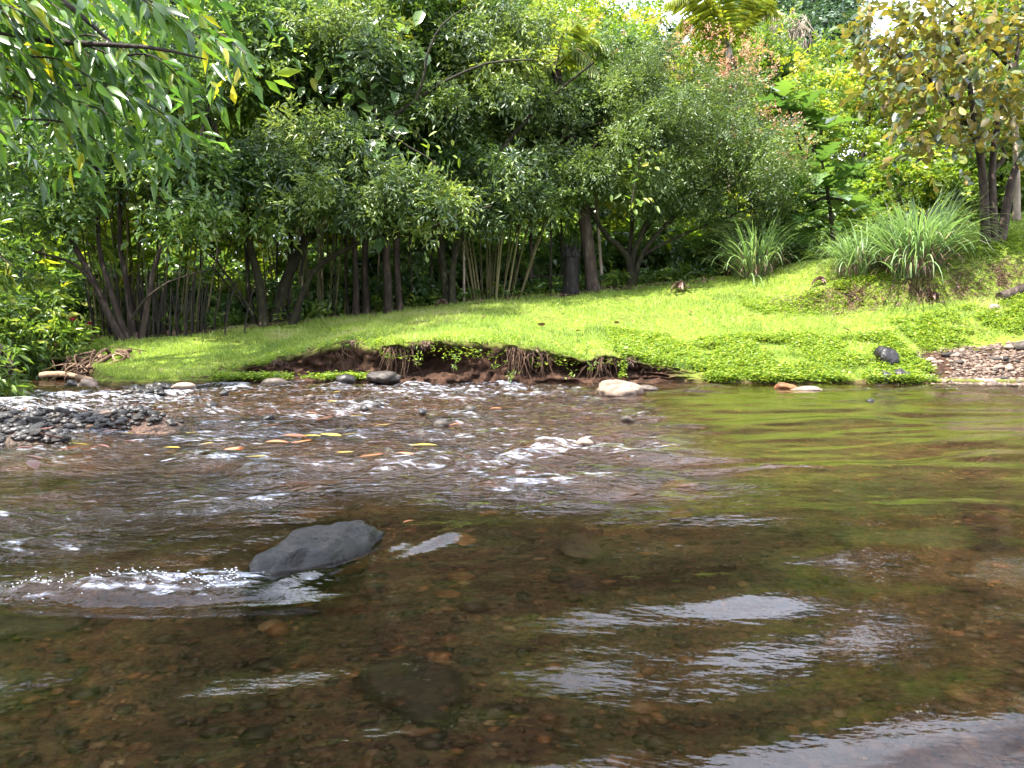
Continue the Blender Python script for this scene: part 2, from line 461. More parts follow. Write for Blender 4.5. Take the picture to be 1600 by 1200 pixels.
# ------------------------------------------------------------------ terrain functions
_rx = np.array([-40, -14, -9, -7.0, -5.1, -2.9, -1.4, 1.5, 2.8, 5.4, 7.6, 9.4, 13, 20, 40])
_ry = np.array([14.5, 14.5, 14.4, 14.2, 15.5, 17.3, 17, 17, 17.8, 17, 15.4, 15.4, 15, 15, 15.])
_rz = np.array([1.2, .8, .6, .66, .93, 1.22, 1.40, 1.66, 1.86, 2.05, 2.42, 2.92, 3.6, 4.2, 6])
def ridge_y(x): return np.interp(x, _rx, _ry)
def ridge_z(x): return np.interp(x, _rx, _rz)
def water_y(x):
    return np.interp(x, [-40, -9, -7.6, -6.7, -6.1, -5.6, -4.4, 0, 4, 7.5, 40], [13, 13.3, 13.0, 12.1, 11.2, 10.6, 10.95, 11.25, 11.2, 10.95, 10.9]) + .12 * noise(np.asarray(x) * 1.3, np.zeros_like(np.asarray(x, float)), seed=3)
def lip_z(x):
    x = np.asarray(x, float)
    return (.07 * noise(x * 1.1, x * 0, seed=93) + .05 * noise(x * 3.7, x * 0, seed=94)) * sstep(-4.2, -3.4, x) * (1 - sstep(1.4, 2.2, x)) + np.interp(x, [-14, -8, -7, -6, -5.5, -4.4, -3.9, -3, -2.2, -1, .5, 1.5, 2.0, 3, 6, 14],
                     [.3, .3, .3, .15, .07, .10, .28, .46, .58, .62, .48, .40, .30, .13, .07, .07])
def face_off(x):
    x = np.asarray(x, float)
    return (.07 * noise(x * 1.7, x * 0, seed=91) + .05 * noise(x * 4.3, x * 0, seed=92)) * sstep(-4.8, -4.2, x) * (1 - sstep(2, 2.6, x)) + np.interp(x, [-6, -4.6, -4.2, -2.3, -1.8, 2, 3, 14], [.1, .15, .55, .5, .06, .06, .12, .15])
def cave_d(x):
    return np.interp(x, [-4.3, -3.9, -2.1, -1.75, -.95, -.6, .1, .35, .6, 1.0, 1.5, 2.0, 2.4], [0, .10, .12, .6, .55, .12, .16, .5, .12, .5, .45, .05, 0])
def lawn_z(x, y):
    x = np.asarray(x, float); y = np.asarray(y, float)
    yw = water_y(x); fo = face_off(x) + .15
    ry, rz, lp = ridge_y(x), ridge_z(x), lip_z(x)
    d = y - yw
    t = np.clip((d - fo) / np.maximum(ry - yw - fo, .2), 0, 1)
    e = np.interp(x, [-6, 2, 5, 9], [1.0, .95, .9, .85])
    z = lp + (rz - lp) * t ** e
    sc_ = sstep(4.6, 6.2, x)
    tt = t + .04 * noise(x * .9, y * 0, seed=8)
    z = z + sc_ * .30 * (sstep(.56, .64, tt) - .5 - (t - .5) * .6)
    z = z + .035 * fbm(x * 1.1, y * 1.1, seed=21) * sstep(0, .08, t)
    far = np.maximum(y - ry, 0)
    hill = np.maximum(y - 27, 0) * .05
    return z + far * .03 + hill

def ground_at(x, y):
    return float(lawn_z(np.array([x]), np.array([y]))[0])

# ------------------------------------------------------------------ bank (far side)
def build_bank():
    xs = np.concatenate([np.linspace(-60, -9.2, 26), np.linspace(-9, 11, 760), np.linspace(11.3, 60, 24)])
    nx = len(xs)
    yw, lp, fo, cv = water_y(xs), lip_z(xs), face_off(xs), cave_d(xs)
    cut = sstep(.16, .26, lp)
    rough = noise(xs * 3.1, xs * 0, seed=5)
    cols = []
    def col(d, z, turf): cols.append((d + yw, z, turf))
    col(xs * 0 - .9, xs * 0 - .5, xs * 0)
    col(xs * 0 - .3, xs * 0 - .25, xs * 0)
    col(xs * 0, xs * 0 - .03, xs * 0)
    col(.3 * fo + .02, .05 + .02 * rough, xs * 0 + .25 * (1 - cut))
    nseg = 14
    for k in range(nseg):
        t = k / (nseg - 1)
        prof = math.sin(math.pi * min(1, t * 1.15)) ** .7 if t * 1.15 < 1 else 0
        j = .13 * noise(xs * 4.5, xs * 0 + k * .6, seed=31) * cut + .09 * noise(xs * 13, xs * 0 + k * 1.3, seed=32) * cut + .04 * noise(xs * 29, xs * 0 + k * 2.3, seed=34) * cut
        d = fo * (.6 + .4 * t) + cv * prof + .1 * t + j * (1 - t * .5)
        z = .06 + (lp - .06) * t + .02 * noise(xs * 9, xs * 0 + k * .9, seed=33) * cut * (t < .95)
        col(d, z, (1 - cut) * .6 + cut * (.0 if t < .8 else (t - .8) * 2.5))
    ts = np.concatenate([np.linspace(.004, .12, 8), np.linspace(.14, 1, 44)])
    for t in ts:
        d = (fo + .15) + t * (ridge_y(xs) - yw - fo - .15)
        y = yw + d
        z = lawn_z(xs, y)
        bare = sstep(.1, .45, fbm(xs * 1.7, y * 1.9, seed=41)) * .55
        scarp = sstep(5, 6.3, xs) * np.exp(-((t + .04 * noise(xs * .9, xs * 0, seed=8) - .60) / .06) ** 2)
        bare = np.maximum(bare * .6, scarp * sstep(-.3, .3, fbm(xs * 3, y * 3, seed=43)))
        gravel = sstep(6.0, 6.5, xs) * (1 - sstep(.16, .22, t))
        cols.append((y, z, np.clip(1 - bare - gravel, 0, 1)))
    for far in (.3, .8, 1.6, 3, 5, 8, 12, 17, 24, 34, 50, 75, 110):
        y = ridge_y(xs) + far
        cols.append((y, lawn_z(xs, y), np.full(nx, .1 if far > .5 else .5)))
    ny = len(cols)
    V = np.stack([np.stack([xs, c[0], c[1]], -1) for c in cols], 0).reshape(-1, 3)
    T = np.stack([c[2] for c in cols], 0).ravel()
    i = np.arange(ny - 1)[:, None] * nx; j = np.arange(nx - 1)[None]
    F = np.stack([i + j, i + j + 1, i + nx + j + 1, i + nx + j], -1).reshape(-1, 4)
    me = np_mesh('bank', V, np.zeros((0, 3), int), F, T, soil_mat(), True)
    tag(link('bank', me), kind='structure')
build_bank()

def build_near_ground():
    xs = np.concatenate([np.linspace(-70, -11, 16), np.linspace(-10.5, -7, 30), np.linspace(-6, 16, 12), np.linspace(17, 70, 16)])
    ys = np.concatenate([np.linspace(-70, -6, 14), np.linspace(-5.5, -2, 16), np.linspace(-1, 13.5, 40), ])
    X, Y = np.meshgrid(xs, ys)
    d = np.maximum(np.maximum(-(X + 8.4) + .3 * noise(X * 0, Y * .9, seed=51), -(Y + 3.4)), X - 17.5)
    Z = np.where(d < 0, np.maximum(d * 1.2, -1.2), .55 * sstep(0, 1.3, d) + .03 * np.maximum(d, 0)) + .04 * fbm(X, Y, seed=52) - .02
    nx = len(xs)
    i = np.arange(len(ys) - 1)[:, None] * nx; j = np.arange(nx - 1)[None]
    F = np.stack([i + j, i + j + 1, i + nx + j + 1, i + nx + j], -1).reshape(-1, 4)
    me = np_mesh('ground', np.stack([X, Y, Z], -1).reshape(-1, 3), np.zeros((0, 3), int), F, np.full(X.size, .35), M_soil, True)
    tag(link('ground', me), kind='structure')
M_soil = bpy.data.materials['bank_soil']
build_near_ground()

# ------------------------------------------------------------------ riverbed and water
BAR = [(-4.5, 5.8, 1.0, .8), (-3.5, 5.6, .65, .5), (-5.9, 5.9, 1.8, 1.1), (-3.2, 4.9, .5, .3), (-3.0, 5.75, .55, .35)]
def bar_h(x, y):
    h = 0
    for bx, by, rx, ry in BAR:
        h = np.maximum(h, np.exp(-(((x - bx) / rx) ** 2 + ((y - by) / ry) ** 2)))
    return h
def bed_z(x, y):
    z = -.24 + .15 * sstep(3.6, 6.0, y) * (1 - sstep(1.5, 4.5, x)) + .05 * fbm(x * .9, y * .9, seed=61) - .06 * sstep(.5, 3, x) * (1 - sstep(3, 6, y))
    return z + (.27 * bar_h(x, y) ** 1.0) + .012 * noise(x * 9, y * 9, seed=62) - .04 * bar_h(x, y)

def build_bed():
    xs = np.sinh(np.linspace(-2.25, 2.25, 260)) * 3.4
    ys = np.concatenate([np.linspace(-4.5, .5, 14), .6 * (15.5 / .6) ** np.linspace(0, 1, 240)])
    X, Y = np.meshgrid(xs, ys); nx = len(xs)
    Z = bed_z(X, Y)
    i = np.arange(len(ys) - 1)[:, None] * nx; j = np.arange(nx - 1)[None]
    F = np.stack([i + j, i + j + 1, i + nx + j + 1, i + nx + j], -1).reshape(-1, 4)
    tag(link('riverbed', np_mesh('riverbed', np.stack([X, Y, Z], -1).reshape(-1, 3), np.zeros((0, 3), int), F, None, bed_mat(), True)), kind='structure')
build_bed()

BOULDER_C = np.array([-.60, 2.30]); BOULDER_A = math.atan2(.55, .30)
def riffle(x, y):
    px = 800 + 1200 * x / np.maximum(y, .3)
    m = (1 - sstep(.1, 1.6, x - .10 * (y - 4))) * sstep(2.5, 3.8, y + .25 * x) * (.55 + .45 * sstep(-.25, .25, fbm(x * .7, y * .5, seed=77)))
    m2 = .5 * (1 - sstep(-1.0, -.4, x)) * sstep(1.9, 2.5, y) * (.4 + .6 * sstep(-.2, .3, noise(x * 1.2, y * 1.6, seed=76)))
    m3 = .5 * sstep(7.2, 8.2, y) * sstep(-.15, .2, noise(x * .5, y * 1.4, seed=78))
    calm = 1 - sstep(8.5, 10.5, y) * (1 - sstep(-5.8, -4.6, x)) * .8
    return np.clip(np.maximum(np.maximum(m, m2), m3), 0, 1) * calm
def water_h(x, y):
    a = R(18); s = x * math.cos(a) + y * math.sin(a); t = -x * math.sin(a) + y * math.cos(a)
    rf = riffle(x, y)
    h0 = .042 * noise(s / 1.2 + .8, t / .62 + .45, seed=89) * sstep(-.2, .5, x) * (1 - sstep(1.7, 2.5, y))
    h = h0 + .034 * fbm(s / 1.1, t / .5, seed=71, o=2) * (1 + .9 * sstep(-.2, .8, x) * (1 - sstep(1.8, 2.6, y)))
    h = h + (.0022 + .010 * rf) * noise(s / .26, t / .13, seed=72) * (.35 + .65 * sstep(-.2, .4, noise(s / 1.3, t / .6, seed=73)))
    h = h + .0065 * noise(s / .5, t / .16, seed=86) * sstep(2.6, 4.2, y) * sstep(-.35, .25, noise(s / 2.2, t / .8, seed=87))
    h = h + .0008 * noise(s / .09, t / .05, seed=79) * sstep(-.1, .5, noise(s / .8 + 7, t / .5, seed=80))
    crest = noise(s / .34, t / .19, seed=74)
    h = h + rf * (.036 * crest + .03 * noise(s / .2, t / .12, seed=75))
    # wake of the dark boulder: water piles up on the upstream end, trough and rolling foam downstream
    c, sn = math.cos(BOULDER_A), math.sin(BOULDER_A)
    bx, by = x - BOULDER_C[0], y - BOULDER_C[1]
    u = bx * c + by * sn; v = -bx * sn + by * c
    ridge = np.exp(-((v + .18 + .10 * (u - .1)) / .05) ** 2) * sstep(-.42, -.2, u) * (1 - sstep(.35, .55, u))
    ridge2 = np.exp(-((v + .235 + .10 * (u - .1)) / .02) ** 2) * sstep(-.3, -.1, u) * (1 - sstep(.3, .5, u))
    st_ = .6 + .7 * noise(u / .3 + v * 2, v / .035, seed=88)
    h = h + .013 * ridge * st_ + .007 * ridge2 * st_
    tail = np.exp(-((x + 1.02) / .33) ** 2 - ((y - (1.99 + .10 * (x + 1.0))) / .085) ** 2)
    h = h + .021 * tail * (1 + .7 * noise(x / .05, y / .05, seed=81))
    trough = np.exp(-((x + .95) / .45) ** 2 - ((y - 1.86) / .06) ** 2)
    h = h - .018 * trough
    sw = np.exp(-((x - 1.05) / .42) ** 2 - ((y - 3.83 - .04 * np.sin(x * 6)) / .05) ** 2)
    h = h + .022 * sw * (1 + .4 * noise(x / .11, y / .07, seed=82))
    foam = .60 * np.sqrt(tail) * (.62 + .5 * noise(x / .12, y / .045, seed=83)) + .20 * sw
    foam = foam + .32 * np.sqrt(rf) * (1 - .25 * sstep(-.4, .6, x)) + .15 * np.sqrt(rf) * sstep(.05, .7, crest + .35 * noise(s / .1, t / .06, seed=84)) + .10 * ridge * sstep(0, .5, noise(u / .12, v / .02, seed=85))  # riffle terms add painted sky glints; the ridge term is foam
    # small crests where stones reach the surface in the riffle
    return h, np.clip(foam, 0, .6), np.clip(rf + .5 * tail + .5 * sw, 0, 1)

def build_water():
    xs = np.sinh(np.linspace(-2.35, 2.35, 620)) * 2.9
    ys = np.concatenate([np.linspace(-4.3, .55, 18), .6 * (14.4 / .6) ** np.linspace(0, 1, 500)])
    X, Y = np.meshgrid(xs, ys); nx = len(xs)
    h, foam, rg = water_h(X, Y)
    i = np.arange(len(ys) - 1)[:, None] * nx; j = np.arange(nx - 1)[None]
    F = np.stack([i + j, i + j + 1, i + nx + j + 1, i + nx + j], -1).reshape(-1, 4)
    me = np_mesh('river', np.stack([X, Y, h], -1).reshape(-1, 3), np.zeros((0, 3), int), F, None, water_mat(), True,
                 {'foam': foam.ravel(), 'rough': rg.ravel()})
    tag(link('river', me), kind='structure')
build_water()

# ------------------------------------------------------------------ stones
def ico(sub):
    bm = bmesh.new(); bmesh.ops.create_icosphere(bm, subdivisions=sub, radius=1)
    V = np.array([v.co[:] for v in bm.verts]); F = np.array([[v.index for v in f.verts] for f in bm.faces]); bm.free()
    return V, F
ICO = {k: ico(k) for k in (1, 2, 3, 4, 5)}
def rock_mesh(name, sub, seed, rad, mat, amp=.28, freq=1.1, flat=.0):
    V, F = ICO[sub]; V = V.copy()
    n1 = fbm(V[:, 0] * freq + seed * 3.1, V[:, 1] * freq + seed, V[:, 2] * freq + .37, seed=seed)
    n2 = np.abs(noise(V[:, 0] * 1.7 + seed, V[:, 1] * 1.7, V[:, 2] * 1.7 + .2, seed=seed + 9))
    V = V * (1 + amp * n1 * 1.6 - amp * .5 * n2)[:, None]
    if sub >= 4:
        V = V * (1 + .02 * fbm(V[:, 0] * 7, V[:, 1] * 7, V[:, 2] * 7, seed=seed + 4))[:, None]
    if sub >= 3:
        V = V * (1 - .10 * np.abs(noise(V[:, 0] * 3.1 + seed, V[:, 1] * 3.1, V[:, 2] * 3.1 + .4, seed=seed + 2)) + .05 * noise(V[:, 0] * 6, V[:, 1] * 6, V[:, 2] * 6 + .2, seed=seed + 5))[:, None]
    V = np.sign(V) * np.abs(V) ** (1 - flat)
    V = V * np.asarray(rad)
    return np_mesh(name, V, F, np.zeros((0, 4), int), rng.random(len(V)) * 0 + .5, mat, True)

def rock(name, loc, rad, mat, label, cat='stone', group=None, rot=0, sub=3, seed=1, amp=.28, flat=0., tilt=(0, 0)):
    o = link(name, rock_mesh(name, sub, seed, rad, mat, amp, 1.1, flat), None, loc)
    o.rotation_euler = (tilt[0], tilt[1], rot)
    return tag(o, label, cat, group)

def boulder_mat():
    m, n, l, out = new_mat('boulder_wet')
    g = n.new('ShaderNodeNewGeometry')
    sp = n.new('ShaderNodeSeparateXYZ'); l.new(g.outputs['Position'], sp.inputs[0])
    no = n.new('ShaderNodeTexNoise'); no.inputs['Scale'].default_value = 22; no.inputs['Detail'].default_value = 10; no.inputs['Roughness'].default_value = .8
    l.new(g.outputs['Position'], no.inputs['Vector'])
    dry = ramp(n, [(.005, .004, .004), (.017, .014, .012), (.06, .051, .044)], [.3, .5, .72])
    wet = ramp(n, [(.002, .002, .002), (.006, .005, .005), (.016, .014, .012)], [.3, .5, .72])
    l.new(no.outputs['Fac'], dry.inputs[0]); l.new(no.outputs['Fac'], wet.inputs[0])
    ma = n.new('ShaderNodeMath'); ma.operation = 'MULTIPLY_ADD'; ma.inputs[1].default_value = .16
    l.new(no.outputs['Fac'], ma.inputs[0]); l.new(sp.outputs['Z'], ma.inputs[2])
    w = ramp(n, [(0, 0, 0), (1, 1, 1)], [.125, .155]); l.new(ma.outputs[0], w.inputs[0])
    mi = n.new('ShaderNodeMix'); mi.data_type = 'RGBA'; l.new(w.outputs[0], mi.inputs['Factor']); l.new(wet.outputs[0], mi.inputs['A']); l.new(dry.outputs[0], mi.inputs['B'])
    b = n.new('ShaderNodeBsdfPrincipled'); l.new(mi.outputs['Result'], b.inputs['Base Color']); b.inputs['Specular IOR Level'].default_value = .35
    rr = n.new('ShaderNodeMapRange'); rr.inputs['To Min'].default_value = .1; rr.inputs['To Max'].default_value = .75
    l.new(w.outputs[0], rr.inputs['Value']); l.new(rr.outputs[0], b.inputs['Roughness'])
    n2 = n.new('ShaderNodeTexNoise'); n2.inputs['Scale'].default_value = 42; n2.inputs['Detail'].default_value = 7; n2.inputs['Roughness'].default_value = .65
    l.new(g.outputs['Position'], n2.inputs['Vector'])
    bp = n.new('ShaderNodeBump'); bp.inputs['Strength'].default_value = .9; bp.inputs['Distance'].default_value = .016
    l.new(n2.outputs['Fac'], bp.inputs['Height']); l.new(bp.outputs[0], b.inputs['Normal'])
    l.new(b.outputs[0], out.inputs['Surface'])
    return m
rock('boulder', (BOULDER_C[0], BOULDER_C[1], -.072), (.27, .115, .135), boulder_mat(),
     'dark wet boulder rising from the stream with foam trailing off one end', 'boulder', rot=BOULDER_A, sub=5, seed=6, amp=.3, flat=.18, tilt=(R(8), R(-3)))

M['stone_big_pale'] = M['stone_pale']
p = PW(968, 617); rock('pale_rock', (p[0], p[1], .04), (.30, .2, .16), M['stone_pale'], 'large pale pinkish rock breaking the surface below the cut bank', 'rock', sub=4, seed=12, amp=.3, flat=.1)
p = PW(1000, 611); rock('flat_stone', (p[0] + .05, p[1], .03), (.17, .1, .05), M['stone'], 'small dark flat stone leaning beside the large pale rock', 'stone', sub=3, seed=14)
p = PW(1228, 606); rock('flat_rock', (p[0], p[1], .0), (.16, .12, .07), M['stone_orange'], 'rounded orange brown stone just above water off the leafy slope', 'stone', sub=3, seed=15)
p = PW(1262, 608); rock('flat_rock', (p[0], p[1], -.02), (.24, .14, .07), M['stone_pale'], 'low flat pale stone awash beside the orange brown one', 'stone', sub=3, seed=17)
p = PW(912, 693); rock('stone', (p[0], p[1], .0), (.07, .05, .035), M['stone_pale'], 'small pale yellowish stone poking out of the riffle', 'stone', sub=3, seed=18)
p = PW(137, 604); rock('stone', (p[0], p[1], .03), (.15, .12, .09), M['stone_pale'], 'pale grey stone at the foot of the root tangle', 'stone', sub=3, seed=19)
for k, (x, y, r) in enumerate([(112, 604, .12), (215, 614, .14), (238, 613, .16), (258, 609, .14), (226, 619, .13), (248, 618, .11), (200, 618, .10)]):
    p = PW(x, y); rock('black_stone', (p[0], p[1], .03), (r * .85, r * .7, r * .45), M['stone_black'], 'black wet stone in the row at the tip of the grass bank', 'stone', 'black stones at the bank tip', sub=3, seed=20 + k, rot=k, amp=.6, flat=.1)
p = PW(287, 609); rock('stone', (p[0], p[1], .03), (.17, .11, .07), M['stone_pale'], 'flat light brown stone beside the black stones at the grass edge', 'stone', sub=3, seed=31)
p = P(540, 589, 11.0); rock('bank_stone', (p[0], p[1], .08), (.15, .12, .09), M['stone_black'], 'rounded dark brown stone under the grassy ledge', 'stone', sub=3, seed=32)
p = P(597, 585, 11.15); rock('bank_stone', (p[0], p[1], .1), (.26, .18, .10), M['stone'], 'broad brown boulder at the mouth of the undercut bank', 'boulder', sub=4, seed=33)
p = P(430, 597, 10.9); rock('bank_stone', (p[0], p[1], .03), (.22, .12, .09), M['stone'], 'low grey brown stone at the water edge below the soil cut', 'stone', sub=3, seed=34)
p = P(1388, 560, 11.75); rock('dark_rock', (p[0], p[1], p[2] + .02), (.19, .16, .2), M['stone_black'], 'upright black rock among the leafy ground cover by the gravel', 'rock', sub=3, seed=35, amp=.5)
p = P(1408, 592, 11.2); rock('dark_rock', (p[0], p[1], .1), (.17, .15, .14), M['stone_black'], 'rounded dark rock at the corner of the gravel beach', 'rock', sub=3, seed=36, amp=.4)
p = P(1383, 592, 11.15); rock('dark_rock', (p[0], p[1], .08), (.12, .12, .12), M['stone_black'], 'smaller dark rock touching the rounded one by the gravel beach', 'rock', sub=3, seed=37, amp=.4)
p = P(1600, 542, 11.9); rock('slab', (p[0] + .08, p[1], p[2]), (.26, .18, .1), M['stone'], 'grey angular slab lying at the top of the gravel beach', 'stone', sub=2, seed=38, flat=.3)
# submerged orange stones; two slabs stand in for sun dapples on the bed
for k, (x, y, r, lab) in enumerate([
    (500, 912, .11, 'orange brown stone under water in front of the dark boulder'),
    (487, 778, .13, 'long rusty orange stone under water behind the dark boulder'),
    (765, 778, .06, 'small rusty stone under water at the edge of the green reflection'),
    (1060, 778, .08, 'rusty stone under clear water below the small standing wave'),
    (905, 878, .10, 'broad reddish brown stone under clear shallow water'),
    (640, 1095, .13, 'wide added slab standing in for a patch of sun on the bed'),
    (720, 868, .05, 'small orange pebble beside the tail of the wake'),
    (700, 958, .035, 'small orange pebble alone on the dark bed'),
    (50, 1010, .12, 'brown added slab standing in for a sun dapple by the foam line')]):
    p = PW(x, y, -.12)
    zb = float(bed_z(p[0], p[1]))
    rock('submerged_stone', (p[0], p[1], min(max(zb + r * .05, -.2), -.05 - r * .3)), (r * 1.25, r * .8, r * .32), M['stone'] if k in (4, 5, 8) else M['stone_orange'], lab, 'stone', sub=3, seed=40 + k, rot=.4 * k)

def scatter_rocks(mb, pts, sizes, sub=1, squash=.6):
    V0, F0 = ICO[sub]
    for p, s in zip(pts, sizes):
        a = rng.random() * 6.28; c, sn = math.cos(a), math.sin(a)
        V = V0 * (1 + .28 * (rng.random((len(V0), 1)) - .5)) * np.array([s, s * rng.uniform(.6, .95), s * squash * rng.uniform(.6, 1.1)])
        V = np.stack([V[:, 0] * c - V[:, 1] * sn, V[:, 0] * sn + V[:, 1] * c, V[:, 2]], -1) + p
        mb.add(V, F0, None, rng.random() ** 1.3)
# bed pebbles: too many to count
mb = MB()
n = 9500
yy = .7 * (10.8 / .7) ** rng.random(n); xx = (rng.random(n) - .5) * 2 * (yy * .72 + .5)
ss = np.clip(rng.lognormal(math.log(.016), .5, n), .006, .06) * (.7 + .07 * yy)
zz = bed_z(xx, yy)
scatter_rocks(mb, np.stack([xx, yy, zz + ss * .12], -1), ss, 1, .42)
tag(link('riverbed_pebbles', mb.mesh('riverbed_pebbles', M['pebble'], True)), 'brown and rusty pebbles covering the bed under clear water', 'pebbles', kind='stuff')
# gravel bar at left: the big ones are things, the fines stuff
mb = MB(); pts = []
while len(pts) < 3600:
    x, y = rng.uniform(-8, -2), rng.uniform(4.3, 7.4)
    if bar_h(np.array(x), np.array(y)) > .38 + .3 * rng.random(): pts.append((x, y, float(bed_z(x, y)) + .01))
scatter_rocks(mb, pts, rng.uniform(.015, .045, len(pts)))
tag(link('gravel_bar_pebbles', mb.mesh('gravel_bar_pebbles', M['stone_black'], True)), 'fine dark wet gravel between the stones of the low bar', 'gravel', kind='stuff')
bar_meshes = [rock_mesh('bar_stone', 3, 60 + k, (1, rng.uniform(.6, .9), rng.uniform(.25, .45)), [M['stone'], M['stone_black'], M['stone'], M['stone_pale'], M['stone_black'], M['stone_orange']][k % 6], .6, 1.3, .1) for k in range(12)]
cnt = 0
while cnt < 190:
    x, y = rng.uniform(-5.6, -2.4), rng.uniform(4.3, 7.2)
    if bar_h(np.array(x), np.array(y)) < .45 + .3 * rng.random(): continue
    k = cnt % 12
    if k % 6 in (3, 5) and rng.random() < .6: k -= 1
    s = rng.uniform(.03, .07)
    o = link('bar_stone', bar_meshes[k], None, (x, y, float(bed_z(x, y)) + s * .3)); o.scale = (s, s, s); o.rotation_euler = (rng.normal() * .25, rng.normal() * .25, rng.random() * 6.3)
    kk = k % 6
    lab = {0: 'grey brown stone on the low gravel bar', 2: 'grey brown stone on the low gravel bar', 1: 'black glistening stone on the low gravel bar', 4: 'black glistening stone on the low gravel bar', 3: 'pale dry stone on the low gravel bar', 5: 'rusty orange stone on the low gravel bar'}[kk]
    lab = ('small ' if s < .043 else 'large ' if s > .057 else 'medium sized ') + lab + (' at its wet edge' if bar_h(np.array(x), np.array(y)) < .68 else ' on its dry crest')
    tag(o, lab, 'stone', 'stones of the gravel bar'); cnt += 1
# gravel beach at right
mb = MB(); pts = []; sizes = []
for _ in range(5200):
    x = rng.uniform(6.0, 10); d = rng.uniform(-.15, 1.15)
    if x < 6.3 + .5 * d and rng.random() < .8: continue
    y = float(water_y(np.array([x]))[0]) + d
    pts.append((x, y, max(float(lawn_z(np.array([x]), np.array([y]))[0]) if d > .3 else .07 * d / .3, 0) + .005)); sizes.append(rng.uniform(.015, .05))
scatter_rocks(mb, pts, sizes)
tag(link('beach_gravel', mb.mesh('beach_gravel', M['dry_pebble'], True)), 'pinkish brown gravel of the small beach below the slope', 'gravel', kind='stuff')
bm_ = [rock_mesh('beach_stone', 2, 80 + k, (1, .75, .45), [M['stone_pale'], M['stone'], M['stone_pale']][k % 3], .3) for k in range(6)]
for k in range(46):
    x = rng.uniform(6.3, 8.6); d = rng.uniform(0, 1.0); y = float(water_y(np.array([x]))[0]) + d
    s = rng.uniform(.05, .1)
    o = link('beach_stone', bm_[k % 6], None, (x, y, (ground_at(x, y) if d > .3 else .07 * d / .3) + .02)); o.scale = (s, s, s); o.rotation_euler = (0, 0, rng.random() * 6)
    tag(o, ['light pinkish stone lying in the gravel beach', 'grey brown stone lying in the gravel beach', 'light pinkish stone lying in the gravel beach'][k % 3], 'stone', 'stones of the gravel beach')

# ------------------------------------------------------------------ leaf generators
def leaf_quads(mb, Pb, D, U, L, W, tint, fold=.18, droop=.12):
    """simple pointed leaves, two triangles folded on the midrib; all arrays of length N"""
    N = len(Pb)
    D = norm(D); S = norm(np.cross(D, U)); Un = np.cross(S, D)
    L = np.broadcast_to(L, (N,))[:, None]; W = np.broadcast_to(W, (N,))[:, None]
    mid = Pb + D * L * .45 + Un * L * fold * .4
    a = Pb; b = mid + S * W * .5; c = Pb + D * L - Un * L * droop; d = mid - S * W * .5
    V = np.stack([a, b, c, d], 1).reshape(-1, 3)
    k = np.arange(N) * 4
    F = np.concatenate([np.stack([k, k + 1, k + 2], -1), np.stack([k, k + 2, k + 3], -1)])
    mb.add(V, F, None, np.repeat(np.broadcast_to(tint, (N,)), 4))

def leaf_hex(mb, Pb, D, U, L, W, tint, fold=.15, droop=.12):
    """rounder leaf of four triangles"""
    N = len(Pb)
    D = norm(D); S = norm(np.cross(D, U)); Un = np.cross(S, D)
    L = np.broadcast_to(L, (N,))[:, None]; W = np.broadcast_to(W, (N,))[:, None]
    m1 = Pb + D * L * .3 + Un * L * fold * .3; m2 = Pb + D * L * .68 + Un * (L * fold * .25 - L * droop * .4)
    V = np.stack([Pb, m1 + S * W * .46, m2 + S * W * .42, Pb + D * L - Un * L * droop, m2 - S * W * .42, m1 - S * W * .46], 1).reshape(-1, 3)
    k = np.arange(N) * 6
    F = np.concatenate([np.stack([k, k + 1, k + 2], -1), np.stack([k, k + 2, k + 3], -1), np.stack([k, k + 3, k + 4], -1), np.stack([k, k + 4, k + 5], -1)])
    mb.add(V, F, None, np.repeat(np.broadcast_to(tint, (N,)), 6))

def sprays(mb, centers, outward, m, twig, L, W, tbase, droop=.35, updir=.25, spread=.9, jit=.3):
    """each centre carries a twig with m leaves set alternately along it"""
    N = len(centers)
    d = norm(outward * .75 + rng.normal(size=(N, 3)) * .55 + np.array([0, 0, updir]))
    up = norm(np.array([0, 0, 1.0]) + rng.normal(size=(N, 3)) * .35)
    s = norm(np.cross(d, up))
    up = np.cross(s, d)
    for k in range(m):
        t = (k + .5) / m
        side = 1 if k % 2 else -1
        tw = twig * rng.uniform(.7, 1.25, (N, 1))
        base = centers + d * tw * (t - .3) - np.array([0, 0, 1]) * tw * droop * t * t + rng.normal(size=(N, 3)) * twig * .08
        dirn = d * (.55 + .3 * t) + s * side * spread * (1 - .5 * t) + rng.normal(size=(N, 3)) * jit - np.array([0, 0, droop * .8])
        uu = up + rng.normal(size=(N, 3)) * .45
        leaf_quads(mb, base, dirn, uu, L * rng.uniform(.65, 1.25, N), W * rng.uniform(.75, 1.2, N), np.clip(tbase + rng.normal(size=N) * .13, 0, 1))

def sample_blob(c, r, n, inner=.45, seed=0, lump=.25):
    d = norm(rng.normal(size=(n, 3)))
    lum = 1 + lump * noise(d[:, 0] * 2.2 + seed, d[:, 1] * 2.2 + seed * .7, d[:, 2] * 2.2 + .3, seed=seed) + lump * .6 * noise(d[:, 0] * 5 + seed, d[:, 1] * 5, d[:, 2] * 5 + .3, seed=seed + 3)
    rad = (inner ** 3 + (1 - inner ** 3) * rng.random(n)) ** (1 / 3)
    return np.asarray(c) + d * (rad * lum)[:, None] * np.asarray(r), norm(d / np.asarray(r))

def pblob(px, py, Y, rx, rz, ry):
    """ellipsoid given by its pixel centre/half-size at distance Y; ry is the half-depth in metres"""
    k = Y / 1200
    return (P(px, py, Y), (rx * k, ry, rz * k))

